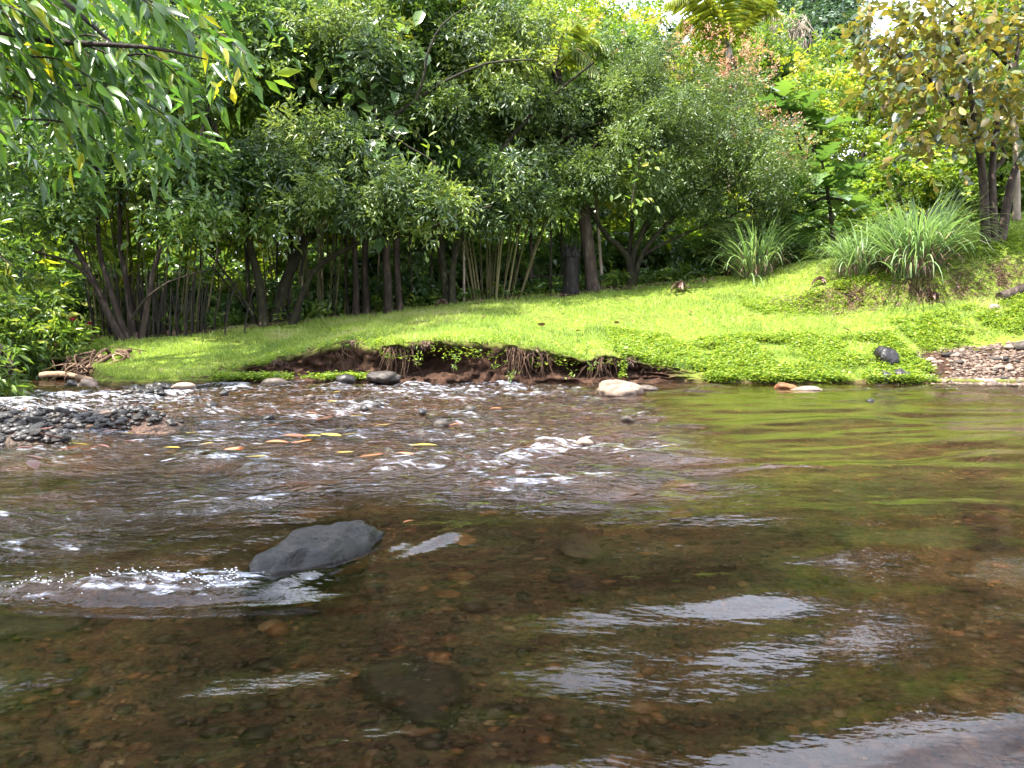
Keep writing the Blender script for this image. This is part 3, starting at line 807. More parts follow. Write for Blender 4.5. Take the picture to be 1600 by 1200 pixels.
def build_tree(name, base, stems, blobs, label, cat, bark, leaf, group=None, dens=60, m=9, twig=.35, L=.10, W=.045,
               droop=.35, tmid=.5, tvar=.25, branches=10, inner=.5, tips=None, brad=.02, seed=None, sides=8, clump=.58, fill=.52):
    """stems: list of (points, r0, r1); blobs: list of (centre, radii[, weight])"""
    base = np.asarray(base, float)
    root = thing(name, base, label, cat, group)
    tb = MB()
    paths = []
    for pts, r0, r1 in stems:
        r0, r1 = r0 * .6, r1 * .7
        pts = smooth_path(pts, 14)
        pts = pts + rng.normal(size=pts.shape) * r0 * .18 * np.linspace(0, 1, len(pts))[:, None]
        rr = np.linspace(1, 0, len(pts)) ** .8 * (r0 - r1) + r1
        rr[0] *= 1.35; rr[1] *= 1.1
        tb = MB(); tb.tube(pts, rr, sides, wob=.05)
        nm = 'trunk' if abs(pts[0][2] - base[2]) < .25 else 'limb'
        link(nm, tb.mesh(nm, bark, True, base), root)
        paths.append(pts)
    allp = np.vstack([p[len(p) // 2:] for p in paths]) if paths else base[None]
    # branches reaching into the crown blobs
    bb = MB()
    for bl in blobs:
        c, r = np.asarray(bl[0]), np.asarray(bl[1])
        for k in range(branches):
            e = c + norm(rng.normal(size=3)) * r * rng.uniform(.35, .95)
            s = allp[np.argmin(np.linalg.norm(allp - e, axis=1) + np.maximum(0, allp[:, 2] - e[2]) * 1.0 + rng.random(len(allp)) * .8)]
            mid = (s + e) / 2 + rng.normal(size=3) * .12 * np.linalg.norm(e - s) + np.array([0, 0, .08 * np.linalg.norm(e - s)])
            q = smooth_path([s, mid, e], 8)
            if not group: bb = MB()
            bb.tube(q, np.linspace(brad, .004, len(q)) * rng.uniform(.7, 1.3), 5, cap=False)
            if not group: link('branch', bb.mesh('branch', bark, True, base), root)
    if group and bb.n: link('branches', bb.mesh('branches', bark, True, base), root)['kind'] = 'stuff'
    mb = MB()
    parts = []
    for i, bl in enumerate(blobs):
        c, r = np.asarray(bl[0]), np.asarray(bl[1])
        cs = min(clump, .55 * float(min(r[0], r[1], r[2] * 1.6)))
        ncl = int(np.clip(fill * r[0] * r[1] * r[2] / (.42 * cs ** 3), 5, 60))
        pc, _ = sample_blob(c, r * .9, ncl, .35, seed=(seed or 0) + i)
        for q in pc:
            f = rng.uniform(.7, 1.3)
            parts.append((q, np.array([cs * f, cs * f, cs * f * rng.uniform(.35, .6)])))
    w = .55
    for i, bl in enumerate(parts):
        c, r = bl[0], bl[1]
        area = 4 * math.pi * ((r[0] * r[1]) ** 1.6 / 3 + (r[0] * r[2]) ** 1.6 / 3 + (r[1] * r[2]) ** 1.6 / 3) ** (1 / 1.6)
        nsp = max(5, int(area * dens * w))
        pts, o = sample_blob(c, r, nsp, .1, seed=(seed or 0) + i * 7 + 1)
        tb_ = np.clip(tmid - .06 + tvar * .45 * rng.normal() + tvar * rng.normal(size=len(pts)) * .35 + .5 * (rng.random(len(pts)) < .04), 0.02, 1)
        sprays(mb, pts, o, m, twig, L, W, tb_, droop)
    link('crown', mb.mesh('crown', leaf, False, base), root)
    if tips:
        mb = MB()
        for c, r, n_ in tips:
            pts, o = sample_blob(c, r, n_, .8, seed=5)
            sprays(mb, pts, o, 8, .25, .07, .03, np.full(len(pts), .5), .1, .8)
        link('flowering_tips', mb.mesh('flowering_tips', M['leaf_tip'], False, base), root)
    return root

def pp(lst, Y, zfix=None, lean=0.0):
    """pixel polyline to world at about distance Y; lean adds depth along the stem"""
    out = []
    for i, (x, y) in enumerate(lst):
        out.append(P(x, y, Y + lean * i))
    if zfix is not None: out[0][2] = zfix
    return out

def base_at(px, Y, dz=-.05):
    x = (px - 800) / 1200 * Y
    return np.array([x, Y, ground_at(x, Y) + dz])

# ------------------------------------------------------------------ front row of trees at the edge of the lawn
b = base_at(198, 14.0)
build_tree('riverside_tree', b, [
    (pp([(192, 528), (150, 450), (120, 390), (88, 330), (55, 220), (30, 90)], 14, b[2]), .11, .03),
    (pp([(200, 528), (165, 430), (155, 380), (150, 250), (130, 120)], 14.1, b[2], .12), .10, .03),
    (pp([(210, 528), (196, 430), (187, 370), (195, 220), (210, 60)], 14.3, b[2], .15), .10, .03),
    (pp([(220, 528), (240, 425), (262, 360), (300, 260), (330, 150)], 14.1, b[2], -.1), .085, .025),
    (pp([(160, 465), (120, 415), (60, 395), (0, 382), (-60, 372)], 13.9, None, -.15), .05, .02),
    (pp([(205, 500), (225, 470), (265, 440), (330, 420)], 13.8, None, -.1), .035, .012)],
    [pblob(70, 235, 14, 150, 90, 1.5), pblob(235, 250, 13.9, 130, 80, 1.3), pblob(20, 100, 14.6, 160, 110, 1.8),
     pblob(200, 110, 14.6, 160, 90, 1.7), pblob(290, 330, 13.5, 90, 32, .8, ), pblob(60, 340, 13.6, 90, 35, .8)],
    'multi stemmed tree with leaning grey trunks above the root tangle', 'tree', M['bark_brown'], M['leaf_dark'],
    dens=27, m=9, twig=.42, L=.15, W=.058, tmid=.45, tvar=.55, branches=9, seed=1)

b = base_at(408, 15.5)
build_tree('spotted_tree', b, [
    (pp([(412, 508), (405, 440), (390, 385), (373, 300), (350, 235), (325, 180), (285, 80), (265, -20)], 15.5, b[2], -.05), .15, .06),
    (pp([(398, 508), (388, 450), (385, 385), (378, 310)], 15.6, b[2]), .09, .05),
    (pp([(396, 492), (365, 445), (335, 405), (300, 380)], 15.4, None, -.08), .05, .015),
    (pp([(390, 488), (345, 432), (320, 400)], 15.5, None, .05), .035, .012),
    (pp([(372, 300), (420, 210), (470, 100), (480, -20)], 15.4, None, .1), .06, .02)],
    [pblob(400, 310, 14.8, 120, 55, 1.1), pblob(330, 90, 16.8, 130, 100, 1.5), pblob(450, 70, 16, 110, 110, 1.6), pblob(270, 240, 16.3, 60, 50, 1.0)],
    'leaning dark trunk tree blotched with pale lichen at the lawn edge', 'tree', M['bark_moss'], M['leaf_dark'],
    dens=27, m=9, twig=.42, L=.16, W=.06, tmid=.5, tvar=.55, branches=9, seed=2)

b = base_at(441, 15.9)
build_tree('mossy_tree', b, [
    (pp([(430, 506), (446, 440), (470, 390), (500, 330), (518, 295), (540, 180), (570, 60)], 15.9, b[2], .05), .20, .05),
    (pp([(450, 506), (453, 420), (455, 330), (458, 200), (440, 60)], 16.1, b[2], .06), .10, .04),
    (pp([(456, 500), (488, 425), (540, 390), (590, 370), (650, 366), (720, 335), (770, 322)], 15.7, b[2], -.12), .11, .02),
    (pp([(470, 430), (478, 380), (490, 300), (500, 180)], 15.7, None, .05), .05, .02),
    (pp([(515, 300), (560, 235), (612, 185), (660, 150), (700, 125), (760, 100), (832, 92)], 15.6, None, -.12), .085, .02),
    (pp([(650, 155), (662, 120), (668, 85), (690, 40), (730, 10)], 15.1, None, -.05), .05, .015)],
    [pblob(560, 300, 14.7, 140, 48, 1.0), pblob(500, 235, 15.2, 120, 50, 1.2), pblob(650, 320, 14.8, 100, 38, .9), pblob(560, 120, 16.2, 130, 90, 1.5), pblob(430, 255, 15.3, 90, 40, .9)],
    'mossy tree forking low with one long branch arching sideways', 'tree', M['bark_moss'], M['leaf_fine'],
    dens=30, m=11, twig=.48, L=.14, W=.042, tmid=.5, tvar=.55, branches=9, seed=3)

b = base_at(565, 17.0)
build_tree('twin_tree', b, [
    (pp([(556, 502), (555, 400), (543, 250), (530, 60)], 17, b[2], .05), .12, .05),
    (pp([(573, 502), (570, 380), (577, 200), (590, 20)], 17.1, b[2], .05), .13, .05),
    (pp([(545, 500), (540, 420), (546, 330)], 17.2, b[2]), .06, .03)],
    [pblob(550, 170, 17.2, 120, 90, 1.6), pblob(580, 40, 17.6, 150, 80, 1.8)],
    'pair of close straight trunks with flaking grey brown bark', 'tree', M['bark_brown'], M['leaf_dark'], dens=22, L=.18, W=.085, m=8, tmid=.5, tvar=.55, seed=4)

b = base_at(615, 16.8)
build_tree('straight_tree', b, [
    (pp([(608, 498), (603, 370), (600, 150), (610, -30)], 16.8, b[2], .04), .15, .09),
    (pp([(625, 497), (620, 380), (632, 200), (650, 20)], 16.9, b[2], .04), .13, .06)],
    [pblob(640, 210, 16.6, 120, 75, 1.5), pblob(680, 60, 17.2, 130, 90, 1.7)],
    'two tall straight reddish brown trunks standing side by side', 'tree', M['bark_brown'], M['leaf_mid'], dens=24, L=.16, W=.065, m=9, tmid=.4, tvar=.55, seed=5)

b = base_at(705, 17.0)
build_tree('forked_tree', b, [
    (pp([(703, 484), (695, 440), (687, 365), (678, 250), (690, 120), (700, 0)], 17, b[2], .03), .16, .06),
    (pp([(708, 484), (706, 440), (714, 385), (745, 330), (770, 250), (840, 170), (930, 95)], 16.9, b[2], -.06), .14, .03),
    (pp([(690, 230), (720, 180), (760, 130), (800, 60)], 16.9), .06, .02)],
    [pblob(740, 285, 16.0, 110, 60, 1.2), pblob(790, 120, 16.6, 110, 100, 1.6), pblob(690, 180, 16.8, 100, 60, 1.3), pblob(720, 20, 17.5, 120, 70, 1.6), pblob(800, 310, 16.4, 70, 70, 1.0)],
    'tree forking into two mossy trunks at the top of the lawn', 'tree', M['bark_moss'], M['leaf_fine'], dens=30, L=.13, W=.042, m=10, twig=.42, tmid=.45, tvar=.55, seed=6)

# climbing broad leaved vines and fresh shoots that break up the canopy
def climber(pts, Y, n_, L, W, mat, label, cat='vine', rad=.35):
    q = np.array([P(x, y, Y) for x, y in pts]); b = q[0].copy()
    root = thing('climbing_vine', b, label, cat)
    path = smooth_path(q, 20)
    mb = MB(); mb.tube(path, .018, 5); link('stem', mb.mesh('stem', M['bark_moss'], True, b), root)
    mb = MB(); use = path
    c = use[rng.integers(0, len(use), n_)] + rng.normal(size=(n_, 3)) * rad * [1, .5, .8]
    d = rng.normal(size=(n_, 3)) * .6 + [0, -.5, -.5]
    leaf_hex(mb, c, d, np.tile([0, -.7, .8], (n_, 1)) + rng.normal(size=(n_, 3)) * .3, L * rng.uniform(.6, 1.2, n_), W * rng.uniform(.7, 1.1, n_), np.clip(.4 + .25 * rng.normal(size=n_), 0, 1), .12, .25)
    link('leaves', mb.mesh('leaves', mat, False, b), root)
climber([(600, 330), (590, 200), (575, 110), (600, 40)], 15.3, 120, .34, .24, M['leaf_dark'], 'climbing vine with broad dark leaves above the twin trunks')
climber([(485, 300), (500, 150), (530, 60)], 15.4, 110, .30, .2, M['leaf_mid'], 'climbing vine with broad mid green leaves on the mossy forking tree')
climber([(690, 320), (682, 260), (640, 230), (600, 205)], 14.6, 70, .18, .07, M['leaf_bright'], 'spray of fresh lime green shoots hanging before the forked tree', 'shoots', .28)
climber([(985, 330), (1000, 250), (1020, 228)], 16.0, 60, .2, .08, M['leaf_bright'], 'spray of fresh yellow green shoots in front of the vase tree', 'shoots', .22)
climber([(230, 330), (250, 200), (280, 120)], 14.0, 110, .26, .15, M['leaf_bright'], 'leafy bright vine climbing the multi stemmed tree')
# slender poles
def pole_tree(px, Y, top, w0, label, bark, leaf, blobs, lean=0, group=None):
    b = base_at(px, Y)
    pts = [b, P(px + lean * .3, 420, Y), P(px + lean, top + 80, Y + .1), P(px + lean * 1.4, top - 40, Y + .2)]
    return build_tree('slender_tree', b, [(pts, w0, w0 * .5)], blobs, label, 'tree', bark, leaf, group, dens=34, L=.13, W=.06, m=8, twig=.36, branches=6, sides=7, brad=.012, seed=int(px))
pole_tree(725, 17.4, 180, .055, 'slender pale pole of a young tree right beside the forked trunk', M['bark_pale'], M['leaf_mid'], [pblob(725, 210, 17.6, 70, 60, 1)])
pole_tree(830, 17.6, 200, .07, 'slender brown trunk crossed by a dead branch beside the cane clump', M['bark_brown'], M['leaf_fine'], [pblob(840, 250, 17.4, 70, 80, 1.1)])
pole_tree(861, 17.4, 260, .06, 'short mossy trunk between the brown pole and the black stump', M['bark_moss'], M['leaf_fine'], [pblob(868, 300, 17.2, 60, 70, 1)])
pole_tree(944, 18.2, 150, .075, 'pale trunk leaning over beside the ringed palm', M['bark_pale'], M['leaf_dark'], [pblob(905, 230, 18.0, 80, 90, 1.3), pblob(900, 120, 18.3, 90, 90, 1.3)], lean=-16)
pole_tree(660, 18.6, 220, .05, 'thin dark trunk in the shade behind the forked tree', M['bark_dark'], M['leaf_dark'], [pblob(660, 240, 18.8, 70, 60, 1)])
pole_tree(1238, 20.5, 290, .10, 'dark trunk behind the second reed clump', M['bark_dark'], M['leaf_mid'], [pblob(1232, 300, 20.5, 60, 40, 1)])

for px_, Y_, top_, w_, ln_ in [(470, 17.0, 120, .04, 10), (505, 17.8, 100, .05, -8), (520, 17.2, 60, .035, 14), (590, 18.2, 90, .04, 6), (645, 17.6, 120, .035, -10), (672, 17.9, 80, .04, 8), (755, 18.3, 100, .045, -12), (805, 18.0, 150, .04, 10), (345, 17.2, 90, .04, -14), (430, 18.4, 40, .05, 8), (310, 16.8, 130, .035, 10), (880, 18.6, 120, .04, -6)]:
    pole_tree(px_, Y_, top_, w_, 'thin sapling stem rising through the shade between the trunks', [M['bark_brown'], M['bark_moss'], M['bark_pale']][int(px_) % 3], [M['leaf_mid'], M['leaf_bright'], M['leaf_dark']][int(px_) % 3], [pblob(px_ + ln_, top_ + 40, Y_, 55, 50, .8)], lean=ln_, group='thin sapling stems')
# vase shaped tree with reddish shoots
b = base_at(985, 18.0)
build_tree('vase_tree', b, [
    (pp([(985, 452), (982, 405), (952, 372), (925, 335), (880, 250)], 18, b[2], -.15), .15, .03),
    (pp([(984, 452), (990, 400), (1002, 365), (1030, 300), (1040, 190)], 18, b[2], -.1), .13, .03),
    (pp([(986, 452), (1005, 395), (1050, 342), (1110, 292), (1175, 235)], 18, b[2], -.2), .12, .02),
    (pp([(983, 405), (988, 335), (985, 250), (980, 150)], 18, None, .1), .09, .02),
    (pp([(1000, 400), (1060, 370), (1120, 345), (1190, 320)], 17.9, None, -.15), .07, .015),
    (pp([(1003, 366), (1060, 290), (1100, 200), (1110, 130)], 18, None, .15), .07, .015)],
    [pblob(930, 230, 17.4, 120, 110, 1.5), pblob(1060, 215, 17.2, 130, 105, 1.7), pblob(1165, 265, 17.2, 95, 85, 1.4),
     pblob(985, 120, 18, 115, 70, 1.6), pblob(1110, 140, 18, 90, 60, 1.4), pblob(1070, 300, 17.2, 100, 40, 1.1), pblob(1175, 335, 17.6, 70, 32, 1.0)],
    'wide vase shaped tree with fine leaves and pinkish shoots on top', 'tree', M['bark_moss'], M['leaf_fine'],
    dens=50, m=10, twig=.34, L=.09, W=.03, tmid=.45, tvar=.3, branches=14, seed=8, brad=.016,
    tips=[(P(1190, 235, 17.2), (1.2, 1.2, .8), 130), (P(1110, 95, 17.8), (1.2, 1.2, .5), 120), (P(1170, 110, 17.6), (.8, 1, .5), 60), (P(985, 75, 18), (1.6, 1.2, .6), 50)])

# right hand tree with copper undersides: large leaves, built one by one
def make_leaf_mesh(name, mat, L, W, segs=5, shape='oval', fold=.1, curl=.15, tint=.5):
    t = np.linspace(0, 1, segs + 1)
    if shape == 'oval': w = np.sin(math.pi * np.clip(t * .96 + .02, 0, 1) ** 1.15) ** .75
    else: w = np.sin(math.pi * t ** .75) ** 1.1
    w = w * W / 2; w[0] = W * .03; w[-1] = .001
    y = t * L; z = -curl * L * t ** 2
    V = np.concatenate([np.stack([-w, y, z + fold * w], -1), np.stack([0 * w, y, z], -1), np.stack([w, y, z + fold * w], -1)])
    n = segs + 1; i = np.arange(segs)
    F = np.concatenate([np.stack([i, n + i, n + i + 1, i + 1], -1), np.stack([n + i, 2 * n + i, 2 * n + i + 1, n + i + 1], -1)])
    return np_mesh(name, V, np.zeros((0, 3), int), F, np.full(len(V), tint), mat, True)

def put_leaf(me, parent, base, d, up, s, name='leaf'):
    d = Vector(d).normalized(); u = Vector(up)
    sd = d.cross(u)
    if sd.length < 1e-4: sd = Vector((1, 0, 0))
    sd.normalize(); nn = sd.cross(d)
    o = bpy.data.objects.new(name, me); C.objects.link(o); o.parent = parent
    m = Matrix(((sd.x, d.x, nn.x, base[0]), (sd.y, d.y, nn.y, base[1]), (sd.z, d.z, nn.z, base[2]), (0, 0, 0, 1)))
    o.matrix_basis = m @ Matrix.Scale(s, 4)
    return o

def copper_tree():
    Y = 14.6
    b = base_at(1552, Y)
    root = thing('copper_leaf_tree', b, 'tree with large leaves coppery underneath and several thin trunks on the slope', 'tree')
    tb = MB()
    stems = [(pp([(1542, 352), (1535, 270), (1524, 200), (1510, 110), (1480, 20)], Y, b[2], -.1), .085, .03),
             (pp([(1556, 352), (1550, 270), (1560, 190), (1585, 110), (1600, 0)], Y, b[2], .05), .075, .03),
             (pp([(1564, 352), (1580, 285), (1598, 240), (1640, 160)], Y, b[2], .05), .09, .03),
             (pp([(1540, 200), (1570, 240), (1550, 270)][::-1], Y + .1), .04, .02),
             (pp([(1530, 230), (1480, 150), (1420, 100), (1370, 60)], Y, None, -.15), .04, .012),
             (pp([(1524, 190), (1470, 200), (1400, 210)], Y, None, -.2), .03, .01),
             (pp([(1580, 110), (1500, 20), (1440, -20)], Y, None, -.1), .03, .01)]
    for pts, r0, r1 in stems:
        q = smooth_path(pts, 14); tb.tube(q, np.linspace(r0, r1, len(q)), 8, wob=.05)
    link('trunk', tb.mesh('trunk', M['bark_brown'], True, b), root)
    blobs = [pblob(1430, 70, Y - .3, 90, 80, 1.1), pblob(1530, 90, Y - .5, 100, 100, 1.3), pblob(1480, 170, Y - .6, 110, 60, 1.0), pblob(1580, 190, Y - .4, 70, 50, 1), pblob(1620, 90, Y, 100, 90, 1.4), pblob(1370, 45, Y - .3, 50, 40, .7), pblob(1455, 240, Y - .5, 70, 30, .7), pblob(1400, 130, Y - .4, 50, 40, .7), pblob(1400, 35, Y - .2, 70, 40, 1), pblob(1500, 45, Y, 130, 45, 1.3)]
    var = [make_leaf_mesh('leaf', M['leaf_copper'], .19, .105, 5, 'oval', .12, rng.uniform(.05, .3), t) for t in (.05, .15, .3, .45, .6)]
    allp, mb, cnt = [], MB(), 0
    for c, r in blobs:
        n_ = int(85 * r[0] * r[2])
        pts, o = sample_blob(c, r, n_, .3, seed=3)
        allp.append(np.hstack([pts, o]))
    A = np.vstack(allp); rng.shuffle(A)
    for k, row in enumerate(A):
        pt, o = row[:3], row[3:]
        nl = 5
        for j in range(nl):
            d = norm(o * .4 + rng.normal(size=3) * .7 + np.array([0, 0, -.15]))
            up = norm(np.array([0, 0, 1.]) + rng.normal(size=3) * .6)
            s = rng.uniform(.7, 1.2)
            inview = pt[0] < pt[1] * .66 and pt[2] < CAM_H + pt[1] * .43
            if cnt < 300 and inview and pt[1] < Y - .35:
                put_leaf(var[(k + j) % 5], root, pt - b + o * .06 * j, d, up, s); cnt += 1
            else:
                leaf_hex(mb, (pt + o * .06 * j)[None], d[None], up[None], np.array([.2 * s]), np.array([.11 * s]), np.array([rng.random() * .65]), .1, .1)
    f = link('foliage', mb.mesh('foliage', M['leaf_copper'], False, b), root); f['kind'] = 'stuff'
copper_tree()
b = base_at(1590, 15.2)
build_tree('pale_trunk_tree', b, [(pp([(1588, 345), (1589, 280), (1586, 180), (1575, 60), (1570, -60)], 15.2, b[2]), .10, .07)],
           [pblob(1610, 20, 15.6, 110, 60, 1.3), pblob(1610, 190, 16.4, 60, 80, 1)], 'single straight pale trunk behind the coppery tree', 'tree', M['bark_pale'], M['leaf_yellow'], dens=26, L=.15, W=.07, m=8, seed=14)

# ------------------------------------------------------------------ palms
def frond(mb, rach, base, tip, sag, n=34, ll=.5, w=.035, tint=.5, hang=.5):
    base = np.asarray(base); tip = np.asarray(tip)
    mid = (base + tip) / 2 + np.array([0, 0, sag])
    q = smooth_path([base, mid, tip], 18)
    rach.tube(q, np.linspace(.022, .005, len(q)), 5, tint=.5)
    t = np.linspace(.12, 1, n)
    idx = t * (len(q) - 1); i0 = np.clip(idx.astype(int), 0, len(q) - 2)
    pos = q[i0] + (q[i0 + 1] - q[i0]) * (idx - i0)[:, None]
    tan = norm(q[i0 + 1] - q[i0])
    side = norm(np.cross(tan, [0, 0, 1.]))
    for s in (-1, 1):
        d = tan * .55 + side * s * .9 + np.array([0, 0, -hang]) + rng.normal(size=(n, 3)) * .06
        up = np.cross(side * s, tan) * s
        leaf_quads(mb, pos, d, np.tile([0, 0, 1.], (n, 1)) + rng.normal(size=(n, 3)) * .1, ll * np.sin(math.pi * (t * .8 + .15)) + .1, w * np.ones(n), np.clip(tint + rng.normal(size=n) * .15, 0, 1), .1, .25)

def palm(name, crown, base, r0, r1, fronds, label, tint=.5, bark='bark_pale', ll=.5, dead=()):
    base = np.asarray(base); crown = np.asarray(crown)
    root = thing(name, base, label, 'palm')
    tb = MB()
    q = smooth_path([base, base * .5 + crown * .5 + np.array([.1, 0, 0]), crown], 34)
    rr = np.linspace(r0, r1, len(q)) * (1 + .035 * (np.arange(len(q)) % 2)); rr[0] *= 1.25; rr[1] *= 1.1
    tb.tube(q, rr, 10)
    link('trunk', tb.mesh('trunk', M[bark], True, base), root)
    for (dx, dy, dz, sag) in fronds:
        mb, rc = MB(), MB()
        frond(mb, rc, crown, crown + np.array([dx, dy, dz]), sag, ll=ll, tint=tint)
        f = link('frond', mb.mesh('frond', M['leaf_palm'], False, base), root)
        link('rachis', rc.mesh('rachis', M['cane'], True, base), f)
    for (dx, dy, dz, sag) in dead:
        mb, rc = MB(), MB()
        frond(mb, rc, crown, crown + np.array([dx, dy, dz]), sag, ll=ll * .8, tint=.5, hang=1.2)
        f = link('dead_frond', mb.mesh('dead_frond', M['leaf_dead'], False, base), root)
        f['label'] = 'brown dead frond hanging down'
    return root
b = base_at(927, 17.2)
palm('ringed_palm', P(868, 108, 17.6), b, .145, .11, [(-1.3, -.6, -.6, .5), (-1.5, -.2, .1, .5), (-.9, -1.0, -.9, .4), (.9, -.8, -.4, .5), (1.4, 0, .3, .5), (.2, .9, .9, .4), (-.7, .6, 1.2, .4), (.4, -1.0, .6, .5)],
     'palm with a thick ringed brown trunk beside the black stump', .7, 'bark_brown')
b = base_at(1135, 24)
palm('coconut_palm', P(1138, 75, 23.5), b, .16, .11, [(-2.0, -.8, 1.0, .9), (-1.2, -1.2, 1.6, .7), (-2.2, .2, -.1, 1.0), (.2, -.9, 1.9, .5), (1.6, 0, 1.0, .8), (1.0, .8, 1.6, .6), (-.4, .9, 1.8, .5)],
     'coconut palm with bright yellow green arching fronds behind the vase tree', .85, 'bark_pale', .8, dead=[(.15, -.3, -1.9, .1), (.5, -.1, -1.7, .3), (-.2, 0, -1.6, .1)])
b = base_at(360, 17.5)
palm('young_palm', b + np.array([0, 0, .55]), b, .06, .05, [(-.9, -.4, .1, .45), (-.5, -.8, .1, .5), (.5, -.6, .25, .5), (.8, .2, .4, .4), (-.2, .3, 1.0, .2), (-.9, .3, .5, .4)], 'low young palm glowing yellow green under the spotted tree', .6, 'bark_dark', .35)
b = base_at(790, 19.5)
palm('understory_palm', b + np.array([0, 0, .5]), b, .07, .05, [(-1.0, -.5, .2, .5), (-.5, -.9, .1, .5), (.6, -.8, .15, .5), (1.0, .1, .4, .4), (.1, .4, 1.1, .2), (-.9, .4, .6, .4), (1.1, -.5, .0, .5)], 'dark low palm with spreading fronds in shade behind the thin poles', .1, 'bark_dark', .4)

# breadfruit like plants with big lobed leaves
def lobed_leaf(name, L, W, lobes=5, tint=.5, curl=.25):
    pts = []
    t = np.linspace(.04, 1, lobes * 6 + 1)
    env = np.sin(math.pi * np.clip(t, 0, 1) ** .8) ** .8 * W / 2
    ph = (t * lobes * 1.0) % 1.0
    cut = .3 + .7 * np.clip(1.5 * (1 - np.abs(ph * 2 - 1)), 0, 1)
    w = env * cut; w[-1] = .002
    fwd = .10 * L * cut * (1 - t)
    y = t * L; z = -curl * L * t ** 2
    V = np.concatenate([np.stack([-w, y + fwd, z + .18 * w], -1), np.stack([0 * w, y, z], -1), np.stack([w, y + fwd, z + .18 * w], -1)])
    n = len(t); i = np.arange(n - 1)
    F = np.concatenate([np.stack([i, n + i, n + i + 1, i + 1], -1), np.stack([n + i, 2 * n + i, 2 * n + i + 1, n + i + 1], -1)])
    return np_mesh(name, V, np.zeros((0, 3), int), F, np.full(len(V), tint), M['leaf_breadfruit'], False)
BF = [lobed_leaf('leaf', 1, .7, 4, t, c) for t, c in ((0, .2), (.25, .35), (.45, .15), (.6, .45))]
def breadfruit(px, Y, whorls, size, label, r0=.06):
    b = base_at(px, Y)
    root = thing('breadfruit_sapling', b, label, 'tree')
    tops = [P(x, y, Y) for x, y in whorls]
    tb = MB()
    tb.tube(smooth_path([b, (b + tops[0]) / 2 + [.05, 0, 0], tops[0]], 10), np.linspace(r0, r0 * .4, 11)[:len(smooth_path([b, (b + tops[0]) / 2, tops[0]], 10))], 7)
    for tpt in tops[1:]:
        st = b + (tops[0] - b) * .6
        q = smooth_path([st, (st + tpt) / 2 + [0, 0, .08], tpt], 8); tb.tube(q, np.linspace(r0 * .5, r0 * .25, len(q)), 6)
    link('trunk', tb.mesh('trunk', M['bark_moss'], True, b), root)
    for wi, tp in enumerate(tops):
        nl = 9
        for k in range(nl):
            a = k * 2.4 + wi
            el = .75 - 1.1 * k / nl
            d = (math.cos(a) * math.cos(el), math.sin(a) * math.cos(el), math.sin(el))
            o = put_leaf(BF[(k + wi) % 4], root, tp - b - np.array([0, 0, .05 * k]), d, (0, 0, 1) if abs(d[2]) < .9 else (0, -1, 0), size * rng.uniform(.8, 1.15))
    return root
breadfruit(1300, 17.0, [(1283, 245), (1265, 325), (1335, 325), (1300, 285), (1250, 305)], .72, 'sapling with huge deeply lobed glossy leaves beside the large reed clump')
breadfruit(1262, 21.0, [(1255, 165), (1290, 195), (1225, 150)], .85, 'taller sapling with huge lobed sunlit leaves behind the vase tree', .08)

# ------------------------------------------------------------------ cane and bamboo clumps
def cane_clump(px, Y, n, spread, height, label, lean, leaf, mat=None, dead=0, tilt=.35, rad=.022, name='cane_clump', Lf=.30, Wf=.09):
    b = base_at(px, Y)
    root = thing(name, b, label, 'plant')
    lb = MB()
    for k in range(n):
        o = np.array([rng.normal() * spread, rng.normal() * spread * .6, 0])
        h = height * rng.uniform(.6, 1.1)
        out = np.array([o[0] * tilt * 2 / max(spread, .1) + lean + rng.normal() * .2, rng.normal() * .3, 0]) * h / 4
        q = smooth_path([b + o, b + o + out * .35 + [0, 0, h * .5], b + o + out + [0, 0, h]], 8)
        mb = MB(); mb.tube(q, np.linspace(rad, rad * .5, len(q)) * rng.uniform(.7, 1.3), 5)
        link('cane', mb.mesh('cane', mat or M['cane'], True, b), root)
        if leaf:
            m_ = 7
            tt = rng.uniform(.35, 1, m_); ii = np.clip((tt * (len(q) - 1)).astype(int), 0, len(q) - 1)
            leaf_quads(lb, q[ii], np.column_stack([rng.normal(size=m_), rng.normal(size=m_), rng.uniform(-.1, .9, m_)]), np.tile([0, 0, 1.], (m_, 1)) + rng.normal(size=(m_, 3)) * .3, Lf * rng.uniform(.7, 1.3, m_), Wf * rng.uniform(.8, 1.2, m_), np.clip(.45 + .2 * rng.normal(size=m_), 0, 1), .1, .2)
    if leaf: link('foliage', lb.mesh('foliage', leaf, False, b), root)
    return root
cane_clump(250, 14.6, 60, .5, 1.3, 'thicket of short dark reddish canes beside the multi stemmed tree', 0, None, M['bark_dark'], tilt=.12, rad=.02)
cane_clump(235, 15.2, 34, .7, 4.2, 'clump of tall ginger canes with broad hanging leaves behind the thicket', .1, M['leaf_bright'], None, tilt=.3, Lf=.5, Wf=.13)
cane_clump(772, 17.6, 22, .33, 4.2, 'fan of thin bamboo stems rising behind the forked tree', .25, M['leaf_fine'], None, tilt=.5, rad=.025, Lf=.2, Wf=.03, name='bamboo_clump')
cane_clump(480, 17.5, 26, .5, 5.5, 'clump of thin upright bamboo stems behind the mossy tree', .05, M['leaf_fine'], None, tilt=.15, rad=.022, Lf=.22, Wf=.035, name='bamboo_clump')
cane_clump(110, 17.0, 18, .8, 2.6, 'heliconia clump with broad bright leaves at the river bend', -.1, M['leaf_bright'], None, tilt=.3, Lf=.7, Wf=.2, rad=.018, name='heliconia_clump')
cane_clump(1080, 21, 20, .7, 2.4, 'broad leaved plants glowing green behind the vase tree trunk', 0, M['leaf_bright'], None, tilt=.3, Lf=.5, Wf=.2, rad=.015, name='leafy_clump')
